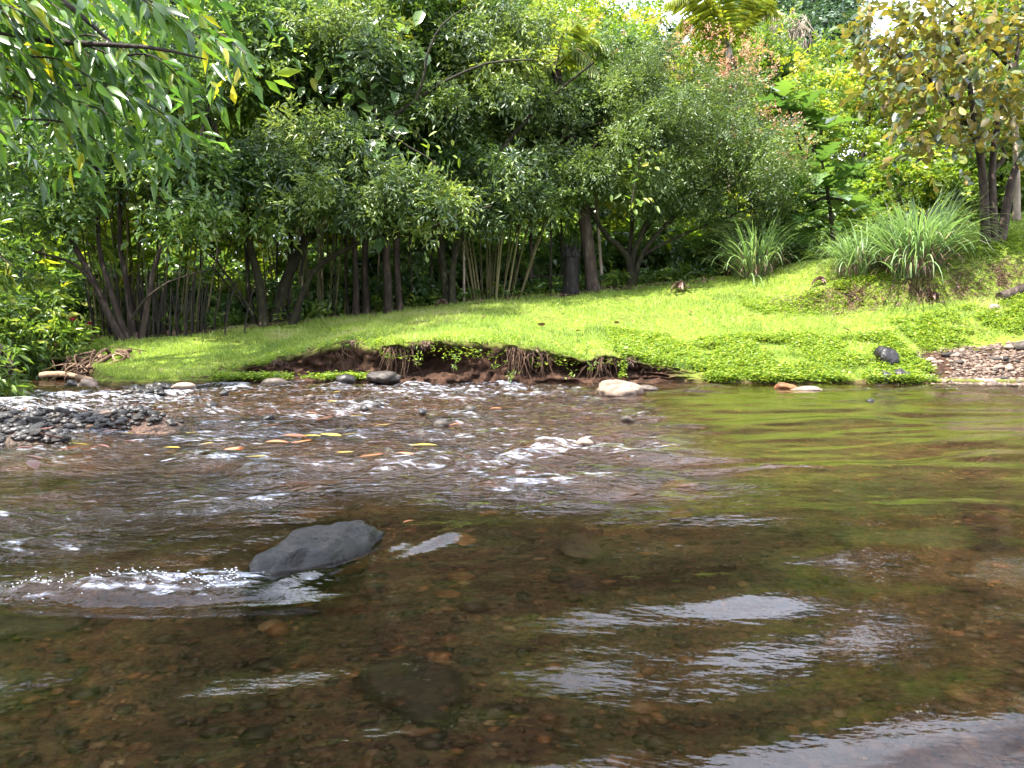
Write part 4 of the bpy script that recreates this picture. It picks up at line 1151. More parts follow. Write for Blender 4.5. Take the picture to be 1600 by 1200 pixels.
# red ginger flowers
for k, (x, y) in enumerate([(114, 496), (140, 508)]):
    c = P(x, y, 14.6); root = thing('ginger_flower', (c[0], c[1], ground_at(c[0], c[1])), ['red ginger flower head left of the leaning trunks', 'smaller red ginger flower lower beside the trunks'][k], 'flower')
    b = np.array(root.location)
    mb = MB(); mb.tube(smooth_path([b, c], 5), [.012] * 5, 5); link('stem', mb.mesh('stem', M['cane'], True, b), root)
    mb = MB(); d = norm(rng.normal(size=(36, 3)) + [0, 0, .4]); leaf_quads(mb, np.tile(c, (36, 1)), d, np.tile([0, 0, 1.], (36, 1)), .12 - .04 * k, .05, rng.random(36)); link('petals', mb.mesh('petals', M['flower'], False, b), root)

# ------------------------------------------------------------------ tall grass clumps
def reed_clump(px, Y, n, h, spread, label, seed, dead=.2):
    b = base_at(px, Y)
    root = thing('reed_clump', b, label, 'grass')
    def blades(n, h, droopy, tmid, mat, nm, w):
        a = rng.random(n) * 6.283; rr = np.sqrt(rng.random(n)) * spread * .5
        o = np.stack([np.cos(a) * rr, np.sin(a) * rr * .7, np.zeros(n)], -1)
        dirn = np.stack([np.cos(a), np.sin(a), np.zeros(n)], -1) + rng.normal(size=(n, 3)) * [.35, .35, 0]
        L = h * rng.uniform(.7, 1.35, n)
        segs = 8; t = np.linspace(0, 1, segs + 1)
        th0 = np.abs(rng.normal(size=n)) * .4 + .05; th1 = th0 + rng.uniform(.4, 2.8, n) * droopy
        th = th0[:, None] + (th1 - th0)[:, None] * t[None] ** 1.6
        dirn = norm(dirn)
        st = (L / segs)[:, None]
        hx = np.cumsum(np.sin(th) * st, 1) - np.sin(th) * st; hz = np.cumsum(np.cos(th) * st, 1) - np.cos(th) * st
        X = b + o[:, None] + dirn[:, None] * hx[..., None]
        X[..., 2] += hz + (lawn_z(o[:, 0] + b[0], o[:, 1] + b[1]) - b[2])[:, None]
        gz = lawn_z(X[..., 0].ravel(), X[..., 1].ravel()).reshape(X.shape[:2])
        X[:, 0, 2] = gz[:, 0] - .03
        X[..., 2] = np.maximum(X[..., 2], gz + .02)
        sd = norm(np.cross(dirn, [0, 0, 1.]))
        ww = (w * rng.uniform(.7, 1.3, n))[:, None] * np.sin(math.pi * np.clip(t * .85 + .12, 0, 1))[None]
        V = np.stack([X - sd[:, None] * ww[..., None], X + sd[:, None] * ww[..., None]], 2).reshape(-1, 3)
        k = (np.arange(n)[:, None] * (segs + 1) + np.arange(segs)[None]).ravel() * 2
        F = np.stack([k, k + 1, k + 3, k + 2], -1)
        mb = MB(); mb.add(V, None, F, np.repeat(np.clip(tmid + rng.normal(size=n) * .18, 0, 1), (segs + 1) * 2))
        link(nm, mb.mesh(nm, mat, False, b), root)
    blades(n, h, 1.0, .55, M['reed'], 'blades', .012)
    blades(n // 2, h * .55, 1.2, .55, M['leaf_dead'], 'dead_blades', .009)
reed_clump(1428, 14.3, 800, 1.28, .95, 'large arching clump of lemongrass like blades on the slope', 1)
reed_clump(1180, 16.9, 360, 1.2, .8, 'smaller upright grass clump in shade beside the vase tree', 2)
reed_clump(1340, 15.0, 350, .9, .8, 'low sparse grass tuft at the foot of the lobed leaf sapling', 3)

# ------------------------------------------------------------------ background jungle: archetypes then copies
def bg_tree(name, label, leaf, seed, H=11, L=.22, W=.11, dens=6.5, R0=3.2, cat='tree', group=None, loc=(0, 0, 0)):
    b = np.zeros(3)
    rs = np.random.default_rng(seed)
    stems = [([b, [.2, 0, H * .35], [.0, .2, H * .75]], .2, .07)]
    blobs = []
    for k in range(7):
        a = k * 2.4
        blobs.append((np.array([math.cos(a) * R0 * .55, math.sin(a) * R0 * .45, H * (.38 + .085 * k)]), np.array([R0 * .62, R0 * .55, H * .17]) * rs.uniform(.8, 1.15)))
    blobs.append((np.array([0, 0, H * .92]), np.array([R0 * .6, R0 * .5, H * .14])))
    t = build_tree(name, b, stems, blobs, label, cat, M['bark_dark'], leaf, group, dens=dens, m=8, twig=.5, L=L, W=W, tmid=.55, tvar=.45, branches=5, seed=seed, inner=.45, sides=6, clump=1.0, fill=.6)
    return t
LAB_D = 'dark leaved tree in the jungle wall behind the front row'
LAB_M = 'mid green sunlit tree in the jungle wall behind the front row'
LAB_Y = 'yellow green sunlit tree at the back of the clearing'
protoD = bg_tree('jungle_tree', LAB_D, M['leaf_mid'], 31, L=.24, W=.11, group='darker jungle trees')
protoM = bg_tree('jungle_tree', LAB_M, M['leaf_bright'], 32, L=.20, W=.10, group='mid green jungle trees')
protoY = bg_tree('jungle_tree', LAB_Y, M['leaf_yellow'], 33, H=8, L=.20, W=.12, R0=2.6, group='yellow green trees')
LAND = [(-60, 'the waterside shrub'), (60, 'the river bend'), (200, 'the multi stemmed tree'), (300, 'the thicket of canes'), (408, 'the lichen blotched tree'), (480, 'the mossy forking tree'), (565, 'the twin trunks'), (625, 'the straight reddish trunks'), (705, 'the forked tree'),
        (772, 'the bamboo fan'), (845, 'the slender poles'), (900, 'the black stump'), (940, 'the ringed palm'), (1000, 'the vase tree trunk'), (1090, 'the vase tree crown'), (1180, 'the smaller grass clump'), (1250, 'the taller lobed sapling'), (1300, 'the lobed sapling'), (1345, 'the tarpaulin'), (1430, 'the large grass clump'), (1500, 'the upper slope'), (1552, 'the coppery tree'), (1620, 'the pale trunk')]
def place(proto, spots, dz=0, words=None):
    for i, (px, Y, s) in enumerate(spots):
        o = proto if i == 0 else copy_tree(proto)
        lm = min(LAND, key=lambda a: abs(a[0] - px))[1]
        far = 'close behind' if Y < 18.5 else 'some way behind' if Y < 22 else 'well behind' if Y < 26 else 'far behind'
        if words: o['label'] = f'{words} {far} {lm}'
        x = (px - 800) / 1200 * Y
        o.location = (x, Y, ground_at(x, Y) + dz)
        o.rotation_euler = (0, 0, rng.random() * 6.28)
        o.scale = (s, s, s * rng.uniform(.92, 1.08))
place(protoD, [(40, 21, 0.86), (330, 22, 0.86), (620, 23, 0.9), (860, 24, 0.88), (1010, 27, 0.86), (480, 28, 1.11), (180, 27, 1.11), (760, 30, 1.19), (-120, 18, 0.74), (1190, 31, 0.85), (1570, 26, 0.6), (1700, 20, 0.42)], words='dark leaved jungle tree')
place(protoM, [(200, 24, 0.99), (450, 24, 0.95), (740, 25, 0.99), (930, 22, 0.74), (-40, 26, 1.07), (580, 32, 1.27), (330, 33, 1.31), (1090, 26, 0.75), (60, 34, 1.39), (1450, 30, 0.7), (1660, 28, 0.6)], words='mid green sunlit jungle tree')
place(protoY, [(1345, 23, .66), (1440, 20, .52), (1540, 21.5, .68), (1490, 26, .9), (1300, 27, .8), (1620, 18, .5)], words='yellow green sunlit tree')

# far dark vine covered tree on the rise
b = base_at(1240, 36)
build_tree('vine_covered_tree', b, [([b, b + [0, 0, 6], b + [.5, 0, 12]], .4, .15)],
           [pblob(1240, 70, 36, 90, 80, 2.5), pblob(1170, 130, 35, 70, 70, 2.2), pblob(1310, 110, 36, 55, 65, 2), pblob(1240, 190, 35, 90, 70, 2.2), pblob(1290, 30, 37, 60, 55, 2), pblob(1210, 20, 37, 80, 50, 2)],
           'tall dark blue green tree draped in grey vines at the back', 'tree', M['bark_dark'], M['leaf_far'], dens=16, m=8, twig=.6, L=.26, W=.12, tmid=.4, seed=41, branches=4)
root = thing('dry_vines', P(1175, 60, 32), 'grey dry vines hanging over the dark tree beside the palm', 'vine')
mb = MB()
for k in range(110):
    s = P(1150 + rng.random() * 110, 20 + rng.random() * 25, 32.5 - rng.random()); e = s + np.array([rng.normal() * .7 - .3, -.2, -rng.uniform(.6, 2.6)])
    q = smooth_path([s, (s + e) / 2 + rng.normal(size=3) * .3 + [0, -.3, .2], e], 7); mb.tube(q, .016, 4, cap=False)
link('vine_strands', mb.mesh('vine_strands', M['bark_pale'], True, P(1175, 60, 32)), root)

# understory bushes
def bush_proto(label, leaf, L, W, seed, group, m=9, dens=30):
    b = np.zeros(3)
    stems = [([b, [rng.normal() * .2, rng.normal() * .2, .5], [rng.normal() * .5, rng.normal() * .4, 1.1]], .03, .01) for _ in range(5)]
    blobs = [(np.array([0, 0, .8]), np.array([1.1, .9, .75])), (np.array([.7, -.2, .55]), np.array([.7, .6, .5])), (np.array([-.7, -.1, .6]), np.array([.7, .6, .55])), (np.array([.1, 0, 1.5]), np.array([.7, .6, .45]))]
    return build_tree('bush', b, stems, blobs, label, 'bush', M['bark_dark'], leaf, group, dens=dens, m=m, twig=.3, L=L, W=W, tmid=.5, tvar=.35, branches=6, seed=seed, brad=.01, sides=5)
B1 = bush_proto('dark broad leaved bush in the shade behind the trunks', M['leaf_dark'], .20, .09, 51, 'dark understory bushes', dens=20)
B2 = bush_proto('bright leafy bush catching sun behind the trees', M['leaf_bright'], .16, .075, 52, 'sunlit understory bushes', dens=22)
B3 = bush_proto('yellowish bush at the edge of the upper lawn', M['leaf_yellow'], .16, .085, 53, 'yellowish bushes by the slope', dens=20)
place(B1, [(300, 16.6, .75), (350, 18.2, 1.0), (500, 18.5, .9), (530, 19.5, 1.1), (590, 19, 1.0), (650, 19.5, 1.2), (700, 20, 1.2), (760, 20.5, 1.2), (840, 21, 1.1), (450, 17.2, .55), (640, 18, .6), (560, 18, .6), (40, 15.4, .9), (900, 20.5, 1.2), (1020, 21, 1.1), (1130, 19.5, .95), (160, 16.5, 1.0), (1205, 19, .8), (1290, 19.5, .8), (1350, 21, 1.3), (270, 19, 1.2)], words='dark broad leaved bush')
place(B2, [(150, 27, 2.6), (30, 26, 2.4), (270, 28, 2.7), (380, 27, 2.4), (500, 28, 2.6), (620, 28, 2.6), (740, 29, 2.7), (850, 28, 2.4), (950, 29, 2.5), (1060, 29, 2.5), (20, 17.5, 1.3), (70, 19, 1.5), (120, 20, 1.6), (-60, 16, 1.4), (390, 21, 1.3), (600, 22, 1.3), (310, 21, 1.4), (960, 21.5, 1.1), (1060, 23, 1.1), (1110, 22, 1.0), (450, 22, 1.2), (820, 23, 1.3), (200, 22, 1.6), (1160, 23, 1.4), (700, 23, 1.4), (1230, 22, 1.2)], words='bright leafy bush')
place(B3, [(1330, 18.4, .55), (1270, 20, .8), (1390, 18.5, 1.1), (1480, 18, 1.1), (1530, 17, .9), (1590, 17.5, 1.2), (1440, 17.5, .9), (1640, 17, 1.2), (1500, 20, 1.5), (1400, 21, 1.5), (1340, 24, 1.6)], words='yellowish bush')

# ------------------------------------------------------------------ left bank shrub hanging over the water
b = np.array([-8.6, 9.2, .5])
build_tree('waterside_shrub', b, [([b, [-8.0, 9.0, 1.1], [-7.0, 8.8, 1.3], [-6.0, 8.6, .9], [-5.5, 8.5, .35]], .05, .012), ([b, [-7.8, 9.2, 1.6], [-6.6, 9.2, 1.9], [-5.8, 9.0, 1.5]], .04, .01), ([b, [-8.2, 9.4, 1.6], [-7.2, 9.6, 2.5]], .05, .02)],
           [(np.array([-6.7, 8.9, 1.0]), np.array([.75, .8, .5])), (np.array([-6.1, 8.6, .55]), np.array([.5, .6, .35])), (np.array([-6.9, 9.2, 1.75]), np.array([.8, .8, .5])), (np.array([-7.7, 9.2, 1.3]), np.array([1, .9, .9])), (np.array([-5.75, 8.5, .2]), np.array([.25, .4, .18]))],
           'green willow like shrub leaning from the side bank over the water', 'shrub', M['bark_brown'], M['leaf_mid'], dens=34, m=9, twig=.32, L=.15, W=.034, droop=.7, tmid=.55, seed=61, branches=8, brad=.012)
b = np.array([-9.6, 12.2, .55])
build_tree('waterside_shrub', b, [([b, [-9.2, 12.4, 1.3], [-8.4, 12.4, 1.9]], .05, .02)], [(np.array([-8.7, 12.6, 1.2]), np.array([1.2, .9, .9])), (np.array([-8.0, 12.8, .7]), np.array([.8, .6, .5])), (np.array([-9.3, 12.8, 2.2]), np.array([1.2, .9, .9]))],
           'dense bush growing at the inner bend of the river', 'shrub', M['bark_brown'], M['leaf_mid'], dens=30, m=9, twig=.32, L=.16, W=.06, tmid=.55, seed=62, branches=8, brad=.012)

b = np.array([-9.9, 9.6, .55])
build_tree('side_bank_tree', b, [([b, [-9.7, 9.8, 3], [-8.8, 10.3, 6], [-7.4, 10.8, 8.2]], .26, .08), ([[-9.2, 10.1, 4.8], [-8.6, 9.4, 6.6], [-7.6, 9.0, 7.8]], .12, .04), ([[-8.8, 10.3, 6], [-7.8, 11.6, 7.4], [-6.6, 12.2, 8.2]], .12, .04)],
           [(np.array([-7.3, 10.2, 8.2]), np.array([1.9, 1.7, 1.0])), (np.array([-6.4, 11.7, 8.4]), np.array([1.6, 1.3, .9])), (np.array([-8.6, 9.0, 7.8]), np.array([1.5, 1.4, 1.0]))],
           'tall tree on the side bank whose high crown shades the near end of the lawn', 'tree', M['bark_brown'], M['leaf_mid'], dens=16, L=.18, W=.08, m=8, twig=.45, tmid=.5, seed=63, branches=6)
# ------------------------------------------------------------------ overhanging tree on the near side bank: long glossy leaves, built one by one
def overhang():
    b = np.array([-8.9, 3.6, .5])
    root = thing('overhanging_tree', b, 'overhanging tree with long drooping glossy leaves reaching over the stream', 'tree')
    tb = MB()
    S = [([b, [-8.6, 3.7, 2.5], [-7.6, 3.9, 5.0], [-5.5, 4.2, 7.2]], .22, .12),
         ([[-8.2, 3.8, 3.2], [-6.5, 4.2, 3.6], [-4.5, 4.5, 3.0], [-3.0, 4.5, 2.42], [-2.1, 4.5, 2.32], [-1.75, 4.5, 2.25]], .045, .004),
         ([[-8.0, 3.8, 4.0], [-6.2, 4.6, 4.3], [-4.2, 5.0, 3.6], [-3.0, 5.0, 2.9], [-2.4, 5.0, 2.4]], .06, .008),
         ([[-5.5, 4.2, 7.2], [-3.6, 1.6, 8.2], [-1.2, -.4, 8.6], [1.6, -.6, 8.5]], .10, .03),
         ([[-6.5, 4.1, 6.2], [-5.2, 2.0, 7.4], [-3.4, -.6, 8.2]], .09, .02), ([[-7.6, 3.9, 5.0], [-6.6, 2.0, 6.4], [-5.4, -.3, 7.4]], .09, .02)]
    for pts, r0, r1 in S:
        q = smooth_path(pts, 16); tb.tube(q, np.linspace(r0, r1, len(q)), 8)
    link('trunk', tb.mesh('trunk', M['bark_dark'], True, b), root)
    var = [make_leaf_mesh('leaf', M['leaf_long'], .215, .047, 6, 'lance', .25, c, t) for c, t in ((.1, .1), (.25, .25), (.4, .4), (.2, .5), (.5, .65), (.3, .72))]
    # leafy twig ends: pixel position, distance
    ends = [(45, 5, 4.2), (95, 15, 4.3), (150, 10, 4.3), (195, 25, 4.2), (240, 10, 4.4), (270, 40, 4.5), (310, 60, 4.6), (350, 75, 4.6), (385, 85, 4.7), (60, 110, 4.6), (20, 100, 4.5), (100, 165, 4.7),
            (140, 170, 4.7), (175, 150, 4.8), (225, 110, 4.8), (260, 190, 4.9), (290, 205, 4.9), (180, 240, 5.0), (210, 215, 5.0), (10, 210, 4.6), (240, 140, 4.7), (120, 60, 4.5), (30, 40, 4.4), (200, 80, 4.7), (160, 110, 4.9), (80, 50, 4.4), (290, 130, 4.9), (130, 215, 5.0)]
    tw = MB(); fb = MB(); cnt = 0
    for k, (x, y, Y) in enumerate(ends):
        e = P(x, y, Y)
        st = e + np.array([-rng.uniform(.35, .6), rng.normal() * .15, .12 + rng.random() * .12])
        q = smooth_path([st, (st + e) / 2 + [0, 0, .08], e], 8)
        tw.tube(q, np.linspace(.008, .003, len(q)), 5)
        nl = 15
        for j in range(nl):
            t = .35 + .65 * j / (nl - 1); i0 = min(int(t * (len(q) - 1)), len(q) - 2)
            pos = q[i0] + (q[i0 + 1] - q[i0]) * (t * (len(q) - 1) - i0)
            sd = 1 if j % 2 else -1
            d = norm(np.array([.5 + .35 * rng.normal(), sd * .5 + .3 * rng.normal(), -.85 + .35 * rng.normal()]))
            up = norm(np.array([rng.uniform(-.8, .5), -.45, .7]) + rng.normal(size=3) * .3)
            s = rng.uniform(.6, 1.05)
            if cnt < 298:
                put_leaf(var[(k + j * 5) % 6], root, pos - b, d, up, s); cnt += 1
            else:
                leaf_hex(fb, pos[None], d[None], up[None], np.array([.21 * s]), np.array([.05 * s]), np.array([rng.random() * .8]), .15, .2)
    for (x, y, Y) in ends:
        e = P(x + rng.normal() * 40 - 30, y + rng.normal() * 25 - 20, Y + rng.uniform(.2, .9)); n_ = 3
        sprays(fb, e + rng.normal(size=(n_, 3)) * .1, np.tile([.7, 0, -.5], (n_, 1)), 7, .28, .18, .056, rng.random(n_) * .75, .5, -.2, .8)
    link('twigs', tw.mesh('twigs', M['bark_brown'], True, b), root)
    # leaves further back along the boughs and in the high crown over the stream
    for pts, n_, rad in ((S[1][0][:4], 60, .25), (S[2][0][:4], 60, .25)):
        q = smooth_path(pts, 40); q = q[len(q) // 4:]
        c = q[rng.integers(0, len(q), n_)] + rng.normal(size=(n_, 3)) * [rad * .5, rad, rad * .45]
        sprays(fb, c, np.tile([.6, 0, -.5], (n_, 1)), 6, .3, .2, .048, rng.random(n_) * .7, .8, -.3, .7)
    for c, r, n_ in (([-2.4, -.7, 8.3], [2.6, 2.0, 1.1], 650), ([-5.0, -.3, 7.6], [2.4, 2.0, 1.2], 800), ([.8, -.6, 8.5], [2.3, 1.9, 1.0], 480), ([-7.4, 1.0, 6.6], [1.6, 1.8, 1.2], 240)):
        pts, o = sample_blob(c, r, n_, .3, seed=9)
        sprays(fb, pts, o, 9, .5, .24, .07, rng.random(len(pts)) * .7, .6, -.1, .8)
    f = link('foliage', fb.mesh('foliage', M['leaf_long'], False, b), root); f['kind'] = 'stuff'
overhang()

# ------------------------------------------------------------------ lawn grass and bank plants
def lawn_grass():
    n = 230000
    x = rng.uniform(-7.6, 12.0, n); t = rng.random(n) ** 1.15
    yw = water_y(x); fo = face_off(x) + .12
    y = yw + fo + t * (ridge_y(x) + .5 - yw - fo)
    z = lawn_z(x, y)
    px = 800 + 1200 * x / y
    keep = (px > -30) & (px < 1640)
    bare = fbm(x * 1.7, y * 1.9, seed=41)
    keep &= ~((bare > .15) & (rng.random(n) < .7))
    tt = t + .04 * noise(x * .9, y * 0, seed=8)
    scarp = sstep(5, 6.3, x) * np.exp(-((tt - .60) / .05) ** 2)
    keep &= rng.random(n) > scarp * 1.4 * sstep(-.5, -.1, fbm(x * 2, y * 2, seed=49))
    keep &= ~((x > 6.1 + .3 * noise(y * 2, x * 0, seed=4)) & (y - yw < 1.2 + .2 * noise(x * 2, y * 0, seed=6)))
    x, y, z, t = x[keep], y[keep], z[keep], t[keep]; n = len(x)
    h = rng.uniform(.025, .075, n) * (1 + .9 * fbm(x * 1.3, y * 1.3, seed=44)) * (1 + 1.2 * (rng.random(n) < .02)) * (1 + .5 * (t < .04))
    a = rng.random(n) * 6.283; w = rng.uniform(.004, .009, n)
    ln = rng.normal(size=(n, 2)) * .45
    lean = np.stack([ln[:, 0] * h, ln[:, 1] * h - .25 * h, h], -1)
    B = np.stack([x, y, z - .005], -1)
    S = np.stack([np.cos(a) * w, np.sin(a) * w, np.zeros(n)], -1)
    V = np.stack([B - S, B + S, B + lean], 1).reshape(-1, 3)
    F = np.arange(n * 3).reshape(-1, 3)
    tint = np.clip(.45 + .5 * fbm(x * .7, y * .7, seed=45) + .45 * np.maximum(0, fbm(x * 2.2, y * 2.2, seed=46)) + .16 * rng.normal(size=n), 0, 1)
    mb = MB(); mb.add(V, F, None, np.repeat(tint, 3))
    tag(link('lawn_grass', mb.mesh('lawn_grass', M['grass'])), 'short bright green grass of the sloping lawn', 'grass', kind='stuff')
lawn_grass()

def ground_cover():
    # creeping leafy plants: lower right slope, strip along the lip, ledge
    n = 30000
    x = np.concatenate([rng.uniform(1.6, 6.3, n), rng.uniform(6.5, 11, n // 4), rng.uniform(-4.5, 2.2, n // 24), rng.uniform(-4.3, -1.9, n // 12), rng.uniform(4.5, 11, n // 5)])
    sel = np.concatenate([np.zeros(n), np.ones(n // 4), np.full(n // 24, 2), np.full(n // 12, 3), np.full(n // 5, 4)])
    m = len(x); yw, fo = water_y(x), face_off(x)
    d = np.select([sel == 0, sel == 1, sel == 2, sel == 3, sel == 4],
                  [rng.random(m) ** 1.3 * 1.9, 1.1 + rng.random(m) * 1.2, fo + .06 + rng.random(m) ** 2 * .7, rng.random(m) * .5 + .05, 3.6 + rng.normal(size=m) * .25])
    y = yw + d
    z = np.where(d < fo + .15, np.where(sel == 3, .07, lip_z(x) * np.clip(d / (fo + .15), .2, 1)), lawn_z(x, y))
    patch = fbm(x * 1.6, y * 1.6, seed=47)
    keep = (rng.random(m) < sstep(-.4, .3, patch + .5 * fbm(x * 5, y * 5, seed=48))) & (800 + 1200 * x / y < 1650)
    x, y, z, sel = x[keep], y[keep], z[keep], sel[keep]; m = len(x)
    hh = rng.uniform(.02, .10, m) * np.where(sel >= 2, .6, 1)
    c = np.stack([x, y, z + hh], -1)
    mb = MB()
    for k in range(4):
        a = rng.random(m) * 6.283
        dirn = np.stack([np.cos(a), np.sin(a) - .2, rng.uniform(-.25, .6, m)], -1)
        leaf_quads(mb, c + rng.normal(size=(m, 3)) * .02, dirn, np.tile([0, 0, 1.], (m, 1)) + rng.normal(size=(m, 3)) * .35, rng.uniform(.022, .07, m), rng.uniform(.014, .036, m), np.clip(.5 + .3 * rng.normal(size=m), 0, 1))
    tag(link('ground_cover', mb.mesh('ground_cover', M['cover'])), 'bright creeping leafy plants covering the lower slope and bank edge', 'ground cover', kind='stuff')
ground_cover()

def hanging_bits():
    # fine roots hanging from the cut, and dry thatch on its edge
    mb = MB()
    for k in range(420):
        x = rng.uniform(-4.2, 2.1); xa = np.array([x])
        if noise(xa * 2.3, xa * 0, seed=95)[0] < .05: continue
        yw, fo, lp = float(water_y(xa)[0]), float(face_off(xa)[0]), float(lip_z(xa)[0])
        s = np.array([x, yw + fo + .06 + rng.random() * .05, lp - .02 - rng.random() * .05])
        ln = rng.uniform(.08, max(.12, lp * .95))
        e = s + np.array([rng.normal() * .10, -rng.uniform(.0, .12), -ln])
        e[2] = max(e[2], .01)
        q = smooth_path([s, (s + e) / 2 + rng.normal(size=3) * .03, e], 6)
        mb.tube(q, np.linspace(rng.uniform(.003, .009), .0015, len(q)), 4, cap=False)
    tag(link('hanging_roots', mb.mesh('hanging_roots', M['root'], True)), 'fine brown roots hanging down the face of the cut bank', 'roots', kind='stuff')
    mb = MB()
    n = 5200
    x = rng.uniform(-4.6, 2.3, n); x = x[noise(x * 2.9, x * 0, seed=96) > -.15]; n = len(x); yw, fo, lp = water_y(x), face_off(x), lip_z(x)
    base = np.stack([x, yw + fo + .10 + rng.random(n) * .08, lp - .01 + rng.random(n) * .02], -1)
    base[:, 1] += rng.random(n) ** 3 * .5; base[:, 2] = np.maximum(base[:, 2], lawn_z(x, base[:, 1]))
    d = np.stack([rng.normal(size=n) * .6, -rng.uniform(.2, 1, n), rng.uniform(-1.2, .3, n)], -1)
    leaf_quads(mb, base, d, np.tile([0, -.3, 1.], (n, 1)), rng.uniform(.05, .16, n), rng.uniform(.006, .018, n), rng.random(n), .05, .2)
    tag(link('dry_thatch', mb.mesh('dry_thatch', M['leaf_dead'])), 'dry straw coloured thatch hanging over the edge of the cut bank', 'thatch', kind='stuff')
hanging_bits()

def forest_floor():
    n = 5200
    x = rng.uniform(-8.5, 4.5, n); y = ridge_y(x) - .25 + rng.random(n) ** 1.5 * 3.0; z = lawn_z(x, y)
    mb = MB()
    leaf_hex(mb, np.stack([x, y, z + rng.random(n) * .03], -1), np.column_stack([rng.normal(size=n), rng.normal(size=n), rng.normal(size=n) * .25]), np.tile([0, 0, 1.], (n, 1)) + rng.normal(size=(n, 3)) * .3, rng.uniform(.06, .16, n), rng.uniform(.03, .07, n), rng.random(n) * .6)
    tag(link('leaf_litter', mb.mesh('leaf_litter', M['leaf_dead'])), 'brown leaf litter strewn on the ground under the trees', 'leaf litter', kind='stuff')
    n = 1100
    x = rng.uniform(-8.5, 4.8, n); y = ridge_y(x) - .05 + rng.random(n) * 2.6; z = lawn_z(x, y)
    k = fbm(x * 1.2, y * 1.2, seed=55) > -.12; x, y, z = x[k], y[k], z[k]; n = len(x)
    mb = MB()
    sprays(mb, np.stack([x, y, z + rng.uniform(.05, .35, n)], -1), np.column_stack([rng.normal(size=n), rng.normal(size=n) - .4, np.full(n, .8)]), 8, .3, .15, .055, rng.random(n) * .8, .3, .3)
    tag(link('undergrowth', mb.mesh('undergrowth', M['leaf_mid'])), 'low leafy undergrowth around the foot of the tree trunks', 'undergrowth', kind='stuff')
    n = 2400
    x = rng.uniform(5.0, 11, n); t = .60 - .04 * noise(x * .9, x * 0, seed=8) + rng.normal(size=n) * .035
    yw = water_y(x); fo = face_off(x) + .15; y = yw + fo + t * (ridge_y(x) - yw - fo); z = lawn_z(x, y)
    mb = MB()
    leaf_quads(mb, np.stack([x, y, z + rng.random(n) * .03], -1), np.column_stack([rng.normal(size=n) * .7, -np.abs(rng.normal(size=n)), rng.normal(size=n) * .4]), np.tile([0, -.3, 1.], (n, 1)), rng.uniform(.05, .15, n), rng.uniform(.006, .02, n), rng.random(n) * .8, .05, .2)
    tag(link('scarp_thatch', mb.mesh('scarp_thatch', M['leaf_dead'])), 'dry brown thatch along the small eroded ledge across the slope', 'thatch', kind='stuff')
forest_floor()

# small seedlings on the cut face
for k, (x, y) in enumerate([(672, 582), (700, 590), (735, 585), (780, 575), (810, 588), (760, 592), (880, 592), (650, 570), (930, 585), (905, 560)]):
    c = P(x + rng.normal() * 15, y + rng.normal() * 8, 11.15 + .05 * (k % 2)); c[2] = max(c[2], .04)
    root = thing('seedling', c, 'small green seedling sprouting from the face of the cut bank', 'plant', 'seedlings on the cut bank')
    mb = MB(); mb.tube(smooth_path([c + [0, .12, -.03], c, c + [.02, -.06, .1]], 6), .005, 4); link('stem', mb.mesh('stem', M['cane'], True, c), root)
    mb = MB(); n_ = 11
    leaf_quads(mb, c + np.array([.02, -.06, .08]) + rng.normal(size=(n_, 3)) * .035, norm(rng.normal(size=(n_, 3)) + [0, -.5, .1]), np.tile([0, -.3, 1.], (n_, 1)), .06, .022, np.clip(.3 + .2 * rng.normal(size=n_), 0, 1)); link('leaves', mb.mesh('leaves', M['cover'], False, c), root)

# root tangle and driftwood at the bend
c = P(130, 585, 12.0); c[2] = .05
root = thing('root_tangle', c, 'tangle of bleached roots washed out of the bank at the river bend', 'roots')
for k in range(52):
    mb = MB()
    s = c + np.array([rng.uniform(-.3, .75), rng.uniform(.3, 1.0), rng.uniform(.15, .42)])
    e = c + np.array([rng.uniform(-.55, .6), rng.uniform(-.2, .3), rng.uniform(-.08, .2)])
    m1 = s * .65 + e * .35 + rng.normal(size=3) * [.15, .12, .14]; m2 = s * .3 + e * .7 + rng.normal(size=3) * [.15, .12, .12]
    q = smooth_path([s, m1, m2, e], 15)
    mb.tube(q, np.linspace(rng.choice([.008, .014, .022, .04]), .004, len(q)), 5, wob=.1)
    link('root', mb.mesh('root', M['root'] if k % 9 else M['wood'], True, c), root)
def log(name, a, bb_, r, mat, label, cat='log', branch=True):
    a, bb_ = np.asarray(a), np.asarray(bb_)
    root = thing(name, a, label, cat)
    mb = MB(); q = smooth_path([a, (a + bb_) / 2 + rng.normal(size=3) * .04, bb_], 10); mb.tube(q, np.linspace(r, r * .75, len(q)), 9, wob=.08); mb.add(*disc(q[0], q[1] - q[0], r))
    link('stem', mb.mesh('stem', mat, True, a), root)
    if branch:
        mb = MB(); s = q[len(q) // 2]; q2 = smooth_path([s, s + [.1, -.05, .1], s + [.22, -.08, .15]], 5); mb.tube(q2, np.linspace(r * .4, r * .15, len(q2)), 6); link('stub', mb.mesh('stub', mat, True, a), root)
    return root
def disc(c, ax, r, n=9):
    ax = norm(np.asarray(ax)); s = norm(np.cross(ax, [.3, .2, 1])); u = np.cross(ax, s)
    an = np.linspace(0, 6.2832, n, endpoint=False)
    return np.vstack([c + (np.cos(an)[:, None] * s + np.sin(an)[:, None] * u) * r, [c - ax * .002]]), [(i, (i + 1) % n, n) for i in range(n)]
a = P(90, 590, 12.2); log('driftwood', [a[0] - .2, 12.1, .08], [a[0] + .9, 11.6, .03], .05, M['wood'], 'pale driftwood pole lying at the foot of the root tangle')
